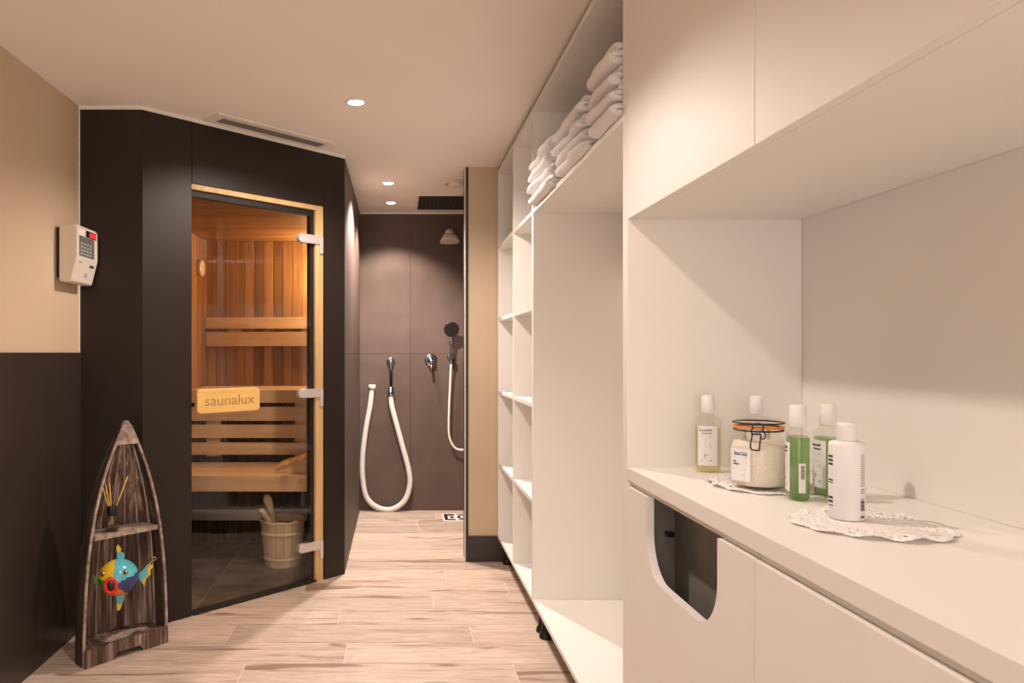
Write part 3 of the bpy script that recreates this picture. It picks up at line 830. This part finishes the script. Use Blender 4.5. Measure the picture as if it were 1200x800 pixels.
# mixer knob
mx = tag(empty('mixer_tap', W2(505, 422, YW)), 'round chrome mixer tap with a small lever on the shower wall', 'tap')
x, z = mx.location.x, mx.location.z
disc_y(.052, YW, YW-.010, x, z).build('rosette', M['chrome'], mx)
disc_y(.034, YW-.0105, YW-.065, x, z).build('knob', M['chrome'], mx)
MB().tube([(x, YW-.05, z-.02), (x, YW-.075, z-.08)], [.010, .008]).build('lever', M['chrome'], mx)
# hand shower
hsx = W2(529, 386, YW-.09)
hh = tag(empty('hand_shower', (W2(528, 418, YW).x, YW, W2(528, 418, YW).z)), 'hand shower with round black face in a chrome wall holder', 'shower')
x, z = hh.location.x, hh.location.z
disc_y(.030, YW, YW-.012, x, z).build('holder', M['chrome'], hh)
MB().tube([(x, YW-.012, z), (x, YW-.06, z+.005)], .016).box(x-.018, x+.018, YW-.085, YW-.045, z-.02, z+.025, .006).build('bracket', M['chrome'], hh)
MB().tube([(x, YW-.065, z-.06), (x, YW-.066, z), (x+.001, YW-.075, z+.10), (x+.002, YW-.085, z+.20)], [.010, .012, .012, .015], 12).build('handle', M['chrome'], hh)
Mh = Matrix.Translation((hsx.x, YW-.105, hsx.z)) @ Matrix.Rotation(PI/2+math.radians(12), 4, 'X')
b_ = MB(); b_.loft([(-.022, .02, .02, 2), (-.012, .050, .050, 2), (0, .062, .062, 2), (.004, .060, .060, 2)], 32, M=Mh); hd_ = b_.build('head', M['chrome'], hh)
b_ = MB(); b_.loft([(.0042, .056, .056, 2), (.007, .054, .054, 2)], 32, M=Mh); b_.build('face', M['black'], hd_)
# its hose to the outlet behind the partition
hp = [(528, 424), (527.6, 450), (526.3, 480), (526, 505), (528, 516), (532.5, 524), (540, 527), (550, 524), (558, 510), (563, 480), (566, 450), (566, 424)]
pts = [W2(a, b_, YW-.05) for a, b_ in hp]; pts[0] = Vector((x, YW-.065, z-.058)); pts[-1].y = YW-.03
sh = tag(empty('hand_shower_hose', (pts[5].x, YW-.05, 0)), 'thin white hose of the hand shower curving behind the partition', 'hose')
MB().tube(smooth_curve(pts, 6), .0095, 10).build('hose', M['hose'], sh)
p = pts[-1]
MB().tube([p-Vector((0, 0, .02)), p+Vector((0, 0, .03))], .013).build('nut', M['chrome'], sh)
disc_y(.03, YW, YW-.05, p.x, p.z+.03).build('elbow', M['chrome'], sh)
# bell shaped overhead shower
c = W2(527, 275, 5.86)
oh = tag(empty('overhead_shower', (c.x, YW, c.z+.03)), 'small bell-shaped pale overhead shower high on the dark wall', 'shower')
Mo = Matrix.Translation(c) @ Matrix.Rotation(math.radians(-6), 4, 'X')
b_ = MB(); b_.loft([(-.058, .073, .073, 3.2), (-.052, .076, .076, 3.2), (.0, .046, .046, 2.8), (.002, .040, .040, 2.5)], 36, M=Mo); b_.build('bell', M['unit'], oh)
b_ = MB(); b_.loft([(.003, .037, .037, 2), (.018, .037, .037, 2), (.036, .029, .029, 2), (.047, .014, .014, 2), (.049, .002, .002, 2)], 28, M=Mo); b_.build('joint_cap', M['steel'], oh)
MB().tube([c+Vector((0, .02, .02)), (c.x, YW, c.z+.02)], .013).build('arm', M['chrome'], oh)
# floor drain
dn = tag(empty('floor_drain', (.452, 5.77, 0)), 'square steel floor drain cover with dark slots in the shower', 'drain')
MB().prism(rrect(.345, .560, 5.64, 5.90, .006), .0002, .0035, 'z').build('plate', M['whitetrim'], dn)
d_ = MB()
d_.box(.36, .44, 5.665, 5.70, .0036, .0042).box(.36, .385, 5.70, 5.82, .0036, .0042).box(.36, .44, 5.82, 5.875, .0036, .0042).box(.405, .43, 5.73, 5.79, .0036, .0042)
d_.prism([(.50+.042*math.cos(t*PI/4+PI/8), 5.77+.075*math.sin(t*PI/4+PI/8)) for t in range(8)], .0036, .0042, 'z')
d_.box(.46, .545, 5.665, 5.685, .0036, .0042).box(.46, .545, 5.86, 5.88, .0036, .0042)
d_.build('slots', M['black'], dn)
MB().prism([(.50+.020*math.cos(t*PI/6), 5.77+.038*math.sin(t*PI/6)) for t in range(12)], .0043, .0048, 'z').build('cap', M['whitetrim'], dn)

# ================================================================== SAUNA FURNITURE
SW = M['sauna_wood_x']
ub = tag(empty('sauna_bench', (-.9, 5.27, 0)), 'upper wooden sauna bench with slatted front, against the back wall', 'bench')
BX0, BX1 = IX0+.003, IX1-.003
UZ = 1.023
for i in range(5):
    y = 4.95+.126*i; box('seat_slat', SW, BX0, BX1, y, y+.108, UZ-.024, UZ, ub, .003)
for z0, z1 in ((.938, .9985), (.819, .912), (.706, .793), (.595, .675)): box('front_slat', SW, BX0, BX1, 4.952, 4.974, z0, z1, ub, .003)
for cx in (-1.226, -.64): box('post', SW, cx-.045, cx+.045, 4.975, 5.03, .581, .998, ub, .002)
box('back_rail', SW, BX0, BX1, 5.53, 5.575, .93, .998, ub)
lb_ = tag(empty('sauna_bench', (-.9, 4.63, 0)), 'lower wooden sauna bench, the one behind the bucket', 'bench')
LZ = .55
for i in range(4):
    y = 4.382+.140*i; box('seat_slat', SW, BX0, BX1, y, y+.126, LZ-.024, LZ, lb_, .003)
box('fascia', SW, BX0, BX1, 4.360, 4.381, .461, LZ, lb_, .003)
for cx in (-1.30, -.48): box('support', SW, cx-.03, cx+.03, 4.42, 5.044, .462, .5255, lb_)
MB().box(BX0, BX1, 5.045, 5.06, .0066, .58).build('plinth_shade', M['boat_dark'], ub)  # added dark panel, the shade under the bench is put into its colour
MB().box(BX0, BX1, 4.995, 5.030, .150, .225, .004).build('metal_strip', M['steel'], ub)
br = tag(empty('leaning_rail', (-.9, 5.56, 1.43)), 'horizontal wooden leaning rails on the sauna wall above the upper bench', 'rail')
box('rail', SW, BX0, -.585, 5.535, 5.560, 1.447, 1.532, br, .004)
box('rail', SW, BX0, -.585, 5.535, 5.560, 1.318, 1.424, br, .004)
for cx in (-1.21, -.66): box('bracket', SW, cx-.05, cx+.05, 5.561, 5.589, 1.318, 1.532, br)
# headrest on the lower bench
hr = tag(empty('sauna_headrest', (-.60, 4.62, LZ)), 'curved slatted wooden headrest lying on the lower sauna bench', 'headrest')
def hz(x): t = (x+.735)/.30; return LZ+.032+.105*max(0, t)**.8 - .01*math.sin(t*PI)
for y in (4.50, 4.72):
    o_ = [(-.735+.3*i/10, hz(-.735+.3*i/10)-.014) for i in range(11)]
    MB().prism(o_+[(-.435, LZ+.0005), (-.735, LZ+.0005)], y, y+.02, 'y').build('side_rail', SW, hr)
for i in range(7):
    x = -.735+.0425*i; a = math.atan2(hz(x+.04)-hz(x), .04)
    o = MB().box(-.019, .019, 0, .27, -.006, .006, .003).build('slat', M['frame_wood'], hr, world=False)
    o.location = Vector((x+.02, 4.485, hz(x+.02)-.006))-hr.location; o.rotation_euler = (0, -a, 0)
# corner lamp hidden behind the right jamb
ln = tag(empty('sauna_lamp', (-.44, 5.50, 1.7)), 'glowing warm corner lamp in the sauna behind the door jamb', 'lamp')
m_ = MB()
for i in range(4):
    x = -.53+.040*i; y = 5.565-.040*i
    m_.prism([(x, y), (x+.022, y-.022), (x+.028, y-.016), (x+.006, y+.006)], 1.40, 1.98, 'z')
m_.build('shade', M['sauna_ceil'], ln)
tb_ = MB(); tb_.tube([(-.415, 5.54, 1.45), (-.415, 5.54, 1.93)], .022, 14); tb_.build('tube', M['sauna_lens'], ln)
l = bpy.data.lights.new('lamp', 'POINT'); l.energy = 23; l.color = (1, .70, .38); l.shadow_soft_size = .06
lo = bpy.data.objects.new('lamp', l); COL.objects.link(lo); lo.parent = ln; lo.location = (-.02, -.10, .16)
# thermometer on the left lining
tm = tag(empty('wall_thermometer', (IX0, 5.36, 1.875)), 'round wall thermometer in the sauna beside the door edge', 'thermometer')
b_ = MB(); b_.loft([(.0005, .062, .062, 2), (.026, .062, .062, 2), (.03, .056, .056, 2)], 32, M=Matrix.Translation((IX0, 5.36, 1.875)) @ Matrix.Rotation(PI/2, 4, 'Y')); b_.build('case', M['steel'], tm)
b_ = MB(); b_.loft([(.0302, .05, .05, 2), (.031, .05, .05, 2)], 32, M=Matrix.Translation((IX0, 5.36, 1.875)) @ Matrix.Rotation(PI/2, 4, 'Y')); b_.build('dial', M['unit'], tm)
# bucket
bk = tag(empty('sauna_bucket', (-.690, 4.49, .0062)), 'pale wooden sauna bucket with two hoops on the slate floor', 'bucket')
NS = 16; me = None
b0, b1, bh = .104, .134, .262
def stave():
    m_ = MB(); a = PI/NS-.012; vs_ = []
    for z, r_ in ((0, b0), (.9*bh, b0+(b1-b0)*.9), (bh, b1)):
        for q in (-a, 0, a): vs_.append(((r_)*math.cos(q), (r_)*math.sin(q), z))
        for q in (a, 0, -a): vs_.append(((r_-.013)*math.cos(q), (r_-.013)*math.sin(q), z))
    fs_ = []
    for k in range(2):
        for i in range(6): fs_.append((k*6+i, k*6+(i+1) % 6, (k+1)*6+(i+1) % 6, (k+1)*6+i))
    fs_ += [(5, 4, 3, 2, 1, 0), (12, 13, 14, 15, 16, 17)]
    m_.poly(vs_, fs_); return m_
for i in range(NS):
    o = stave().build('stave', M['bucket'], bk, world=False) if me is None else bpy.data.objects.new('stave', me)
    if me is None: me = o.data
    else: COL.objects.link(o); o.parent = bk
    o.rotation_euler = (0, 0, 2*PI*i/NS)
for z in (.035, .185):
    r_ = b0+(b1-b0)*z/bh
    MB().loft([(z, r_+.001, r_+.001, 2), (z+.003, r_+.0055, r_+.0055, 2), (z+.017, r_+.0070, r_+.0070, 2), (z+.02, r_+.0025, r_+.0025, 2)], 40, cap=(False, False)).build('hoop', M['bucket'], bk, world=False)
MB().tube([((b1-.006)*math.cos(2*PI*i/40), (b1-.006)*math.sin(2*PI*i/40), bh+.003+.003*math.sin(i*1.3)) for i in range(40)], .008, 8, closed=True).build('rim', M['bucket'], bk, world=False)
MB().lathe([(b0-.012, .006), (b0-.012, .02), (0, .02)], 24, cap=(True, False)).build('bottom', M['bucket'], bk, world=False)
MB().lathe([(b1-.019, .225), (b1-.019, .23), (0, .231)], 28, cap=(True, False)).build('inside_disc', M['bucket'], bk, world=False)  # timber-coloured disc standing in for the light inside of the bucket
ld = tag(empty('sauna_ladle', (-.72, 4.50, .25)), 'wooden ladle with a rounded handle end standing in the bucket', 'ladle')
p0 = Vector((-.695, 4.52, .06)); p1 = Vector((-.785, 4.47, .425))
pts = [p0.lerp(p1, t) for t in (0, .3, .6, .72, .82, .9, .96, 1)]
MB().tube(pts, [.011, .012, .013, .017, .024, .027, .022, .008], 14).build('handle', M['bucket'], ld)
MB().lathe([(0, .0), (.03, .005), (.045, .02), (.048, .05), (.044, .05), (.04, .022), (0, .012)], 20, cap=(False, False)).build('bowl', M['bucket'], ld, world=False, loc=Vector((-.690, 4.525, .035))-ld.location)
pk = tag(empty('wooden_scoop', (-.76, 4.42, .25)), 'short round wooden handle leaning over the front of the bucket rim', 'scoop')
MB().tube([(-.725, 4.445, .205), (-.757, 4.405, .286), (-.795, 4.362, .350), (-.80, 4.358, .358)], [.016, .017, .018, .010], 14).build('handle', M['bucket'], pk)

# ================================================================== CONTROL UNIT ON THE LEFT WALL
cu = tag(empty('control_unit', (XL, 3.30, 1.70)), 'cream sauna control box with a red digit display on the beige wall', 'control unit')
UY0, UY1, UZ0, UZ1, UX0, UX1 = 3.19, 3.41, 1.573, 1.82, XL+.016, XL+.094
prof = [(UX0, UZ0+.012), (UX0+.006, UZ0+.002), (UX1-.034, UZ0), (UX1-.026, UZ0+.006), (UX1-.001, UZ0+.105), (UX1, UZ0+.115), (UX1, UZ1-.012), (UX1-.008, UZ1), (UX0+.01, UZ1), (UX0, UZ1-.008)]
MB().prism(prof, UY0, UY1, 'y', bev=.006).build('shell', M['unit'], cu)
MB().box(XL+.0005, UX0+.001, UY0+.012, UY1-.012, UZ0+.02, UZ1-.012).build('gap_shade_plate', M['black'], cu)  # black filler, shade of the gap to the wall put into its colour
ds = MB().box(UX1, UX1+.0012, UY0+.020, UY1-.045, UZ0+.115, UZ1-.045).build('keypad', M['screen'], cu)
for i in range(4):
    for j in range(4): MB().box(UX1+.0013, UX1+.003, UY0+.030+.031*i, UY0+.050+.031*i, UZ0+.122+.0145*j, UZ0+.130+.0145*j).build('key', M['ink_grey'], ds)
MB().box(UX1, UX1+.0012, UY0+.090, UY1-.020, UZ1-.043, UZ1-.014).build('display', M['black'], cu)
t_ = MB(); tb = text_bm('888', .026, .0003); xs = [v.co.x for v in tb.verts]
tb.transform(Matrix.Translation((UX1+.0016, UY0+.124, UZ1-.038)) @ Matrix.Rotation(PI/2, 4, 'Z') @ Matrix.Rotation(PI/2, 4, 'X') @ Matrix.Diagonal((.070/(max(xs)-min(xs)), 1.05, 1, 1)))
t_.add(tb); t_.build('digits', M['red'], cu)
MB().box(UX1-.0005, UX1+.0012, UY0+.02, UY0+.075, UZ1-.040, UZ1-.018).build('lamp_window', M['whitetrim'], cu)
def slope(y, z, dy, dz, mat, nm):
    """small mark on the sloping lower front"""
    f = lambda zz: UX1-.026+(zz-UZ0-.006)/.099*.025
    q = [(f(z)+.0006, y, z), (f(z)+.0006, y+dy, z), (f(z+dz)+.0006, y+dy, z+dz), (f(z+dz)+.0006, y, z+dz)]
    r2 = [(a-.002, b_, c_) for a, b_, c_ in q]
    MB().poly(q+r2, [(0, 1, 2, 3), (7, 6, 5, 4), (0, 4, 5, 1), (1, 5, 6, 2), (2, 6, 7, 3), (3, 7, 4, 0)])
    mm_ = MB(); mm_.poly(q+r2, [(0, 1, 2, 3), (7, 6, 5, 4), (0, 4, 5, 1), (1, 5, 6, 2), (2, 6, 7, 3), (3, 7, 4, 0)]); mm_.build(nm, mat, cu)
slope(UY0+.03, UZ0+.085, .03, .009, M['ink_grey'], 'mark'); slope(UY0+.145, UZ0+.075, .045, .011, M['ink'], 'mark'); slope(UY0+.115, UZ0+.030, .026, .018, M['ink_grey'], 'button')

# ================================================================== BOAT SHELF
BR = math.atan2(.748, .663)
BC = Vector((-1.14, 3.15, 0))
bo = tag(empty('boat_shelf', BC, BR), 'boat-shaped shelf of whitewashed dark wood standing in the corner by the sauna', 'shelf')
prf = [(0, .190), (.15, .188), (.30, .181), (.42, .171), (.52, .158), (.62, .140), (.72, .115), (.80, .089), (.887, .055), (.94, .031), (.975, .014)]
def bwid(h):
    for (a, wa), (b, wb2) in zip(prf, prf[1:]):
        if h <= b: return wa+(wb2-wa)*(h-a)/(b-a)
    return prf[-1][1]
def bdep(h): return .150*(bwid(h)/.19)**.75
def sect(h, t, inset=0):
    w, d = bwid(h)-inset, bdep(h)-inset
    e = 3.4; c, s_ = math.cos(t), math.sin(t)
    return (w*math.copysign(abs(c)**(2/e), c), d*abs(s_)**(2/e)+.004, h)
NST = 8
_acc = [0.0]; _pp = None        # plank boundaries evenly spaced along the hull section
for _i in range(401):
    _q = Vector(sect(.3, PI*_i/400))
    if _pp is not None: _acc.append(_acc[-1]+(_q-_pp).length)
    _pp = _q
TK = [PI*next(i for i in range(401) if _acc[i] >= _acc[-1]*k/NST-1e-9)/400 for k in range(NST+1)]
hs2 = [i*.965/22 for i in range(23)]
def bpart(m_, nm, mat): return m_.build(nm, mat, bo, world=False)
for k in range(NST):
    t0, t1 = TK[k]+.004, TK[k+1]-.004
    vs_ = []; fs_ = []
    prd = .0025*(k % 2)
    for h in hs2:
        for t in (t0, (t0+t1)/2, t1): vs_.append(sect(h, t))
        for t in (t1, (t0+t1)/2, t0): vs_.append(sect(h, t, .011+prd))
    for i in range(len(hs2)-1):
        for j in range(6): fs_.append((i*6+j, i*6+(j+1) % 6, (i+1)*6+(j+1) % 6, (i+1)*6+j))
    fs_ += [(5, 4, 3, 2, 1, 0), tuple(range((len(hs2)-1)*6, len(hs2)*6))]
    m_ = MB(); m_.poly(vs_, fs_); bpart(m_, 'plank', M['boat_dark'] if k in (0, NST-1) else M['boat'])
for k in range(1, NST):    # pale worn seams between the planks
    t = TK[k]; vs_, fs_ = [], []
    for h in hs2:
        for dt, ins in ((-.0022, .0165), (.0022, .0165), (.0022, .008), (-.0022, .008)): q = sect(h, t, ins); vs_.append((q[0]+dt, q[1], q[2]))
    for i in range(len(hs2)-1):
        for j in range(4): fs_.append((i*4+j, i*4+(j+1) % 4, (i+1)*4+(j+1) % 4, (i+1)*4+j))
    fs_ += [(3, 2, 1, 0), tuple(range((len(hs2)-1)*4, len(hs2)*4))]
    m_ = MB(); m_.poly(vs_, fs_); bpart(m_, 'seam', M['boat_seam'])
for sg in (-1, 1):        # pale worn front edges
    vs_, fs_ = [], []
    for i, h in enumerate(hs2):
        w = bwid(h)
        for dx, dy in ((.0015, -.004), (.0015, .004), (-.0085, .004), (-.0085, -.004)): vs_.append((sg*(w+dx), dy-.001, h))
    for i in range(len(hs2)-1):
        for j in range(4): fs_.append((i*4+j, i*4+(j+1) % 4, (i+1)*4+(j+1) % 4, (i+1)*4+j))
    fs_ += [(3, 2, 1, 0), tuple(range((len(hs2)-1)*4, len(hs2)*4))]
    m_ = MB(); m_.poly(vs_, fs_); bpart(m_, 'edge_strip', M['boat_pale'])
# tip cap
m_ = MB(); cap = []
hz_ = [.885, .92, .95, .972, .984]
out_ = [(bwid(h)-.002 if h < .98 else .006, h) for h in hz_]
m_.prism([(-w, h) for w, h in out_]+[(w, h) for w, h in out_[::-1]], -.007, .020, 'y', bev=.003); bpart(m_, 'tip_cap', M['boat_pale'])
def half_moon(h, z0, z1, nm, mat, front=-.003):
    w = [sect(h, PI*i/24, .0145) for i in range(25)]
    pts = [(p[0], p[1]) for p in w]; pts[0] = (pts[0][0], front); pts[-1] = (pts[-1][0], front)
    m_ = MB(); m_.prism(pts, z0, z1, 'z'); return bpart(m_, nm, mat)
half_moon(.53, .504, .522, 'shelf', M['boat_pale'])
half_moon(.08, .052, .070, 'bottom_shelf', M['boat'], .0085)
m_ = MB()
m_.prism([(-.189, 0), (-.065, 0), (-.05, .026), (.055, .026), (.07, 0), (.189, 0), (.187, .072), (-.187, .072)], -.0125, .0075, 'y', bev=.002); bpart(m_, 'base_board', M['boat'])
m_ = MB()
m_.prism([(-.08, .02), (.0, .012), (.06, .045), (.10, .035), (.13, .06), (.03, .085), (-.02, .06), (-.09, .05)], .0702, .0735, 'z'); bpart(m_, 'worn_flake', M['boat_pale'])
def bworld(x, y, z): 
    c, s_ = math.cos(BR), math.sin(BR); return Vector((BC.x+x*c-y*s_, BC.y+x*s_+y*c, z))
# reed diffuser on its shelf
df = tag(empty('reed_diffuser', bworld(-.045, .040, .5222), math.radians(20)), 'reed diffuser, clear bottle with black cap and wooden sticks on the boat shelf', 'diffuser')
def dp(m_, nm, mat): return m_.build(nm, mat, df, world=False)
dp(MB().loft([(0, .026, .026, 4), (.003, .029, .029, 4.5), (.052, .029, .029, 4.5), (.060, .022, .022, 3), (.063, .016, .016, 2), (.072, .016, .016, 2)], 36, cap=(True, False)), 'flask', M['clear'])
dp(MB().loft([(.006, .0255, .0255, 4), (.036, .0262, .0262, 4)], 32), 'oil', M['amber'])
dp(MB().lathe([(.018, .066), (.0205, .067), (.0205, .103), (.019, .106), (.007, .106), (.007, .09)], 28, cap=(False, False)), 'cap', M['black'])
for dx, dy, hh_ in ((-.052, .006, .225), (-.034, .014, .240), (-.012, .02, .225), (.062, .0, .225), (-.046, -.012, .22)):
    dp(MB().tube([(-dx*.25, -dy*.2, .012), (dx, dy, hh_)], .0030, 6), 'reed', M['reed'])
# painted metal fish
fc = bworld(-.047, -.020, .341)
fi = tag(empty('painted_fish', fc, math.radians(-78+90)), 'round painted metal fish in bright colour patches hanging inside the boat shelf', 'fish figurine')
# local frame: -y is the mouth, x is to the right of the picture, z up
cols = [(.80, .52, .03), (.10, .48, .56), (.035, .05, .16), (.75, .22, .025), (.06, .22, .03), (.70, .03, .03), (.02, .015, .01)]
FM = [paint('fish enamel %d' % i, c, .22, .10, 25) for i, c in enumerate(cols)]
b = bmesh.new(); bmesh.ops.create_uvsphere(b, u_segments=48, v_segments=32, radius=1)
for v in b.verts: v.co = Vector((v.co.x*.079, v.co.y*.080, v.co.z*.074))
for f in b.faces:
    c = f.calc_center_median(); f.smooth = True
    a = math.degrees(math.atan2(c.z+.004, c.x+.004))
    f.material_index = 1 if 18 < a < 95 else (0 if 95 <= a < 168 else (4 if (a >= 168 or a < -138) else (3 if a < -52 else 2)))
m_ = MB(); m_.add(b); body = m_.build('body', FM[:5], fi, world=False)
def fp(m_, nm, mat, par=None): return m_.build(nm, mat, par or fi, world=False)
mc = Vector((-.018, -.077, -.010))
fp(MB().tube([(mc.x+.021*math.cos(2*PI*i/28), mc.y-.006, mc.z+.027*math.sin(2*PI*i/28)) for i in range(28)], .0075, 10, closed=True), 'mouth', FM[5])
b_ = MB(); b_.ball(mc, .020, (1, .35, 1.25)); fp(b_, 'throat', FM[6])
BRASS = paint('brass', (.62, .42, .16), .25, metal=1)
for ex, ez, ey in ((-.052, .032, -.054), (.036, .036, -.062)):
    b_ = MB(); b_.ball((ex, ey, ez), .0105); e_ = fp(b_, 'eye', BRASS)
    b_ = MB(); b_.ball((ex-.001, ey-.0085, ez), .0045); fp(b_, 'pupil', FM[6], e_)
def fin(pts, nm, mats, y0=.0, th_=.0025, split=0):
    b_ = MB(); b_.prism(pts, y0, y0+th_, 'y'); 
    if len(mats) > 1:
        b_.bm.faces.ensure_lookup_table()
    o = b_.build(nm, mats, fi, world=False); return o
fin([(-.008, .070), (.020, .070), (.024, .095), (.008, .105), (-.006, .100)], 'dorsal_fin', [FM[1]])
fin([(-.006, .1005), (.008, .1055), (.010, .118), (-.004, .135), (-.010, .122)], 'dorsal_fin', [FM[0]])
fin([(-.012, -.070), (.024, -.070), (.020, -.10), (.002, -.115), (-.008, -.105)], 'belly_fin', [FM[1]])
fin([(-.008, -.1055), (.002, -.1155), (.018, -.103), (.006, -.135), (-.006, -.14)], 'belly_fin', [FM[0]])
fin([(.070, -.012), (.085, .012), (.118, .038), (.110, .012), (.112, -.006), (.096, -.024), (.088, -.036)], 'tail_fin', [FM[1]], .03)
fin([(.112, .018), (.119, .038), (.136, .030), (.122, .012), (.124, -.004), (.106, -.022), (.096, -.052), (.089, -.037), (.0965, -.0245), (.1125, -.0065), (.1105, .012)], 'tail_fin', [FM[0]], .03)
fin([(-.073, -.01), (-.098, .018), (-.096, -.012), (-.085, -.03)], 'side_fin', [FM[4]], -.005)
fp(MB().tube([(.08, .028, .01), (.135, .03, .055)], .0022, 6).tube([(.137+.007*math.cos(i*PI/6), .03, .060+.007*math.sin(i*PI/6)) for i in range(12)], .002, 6, closed=True), 'hook', BRASS)
fp(MB().tube([(.0, .06, 0), (.015, .157, 0)], .006, 8), 'peg', BRASS)
bpy.context.view_layer.update()
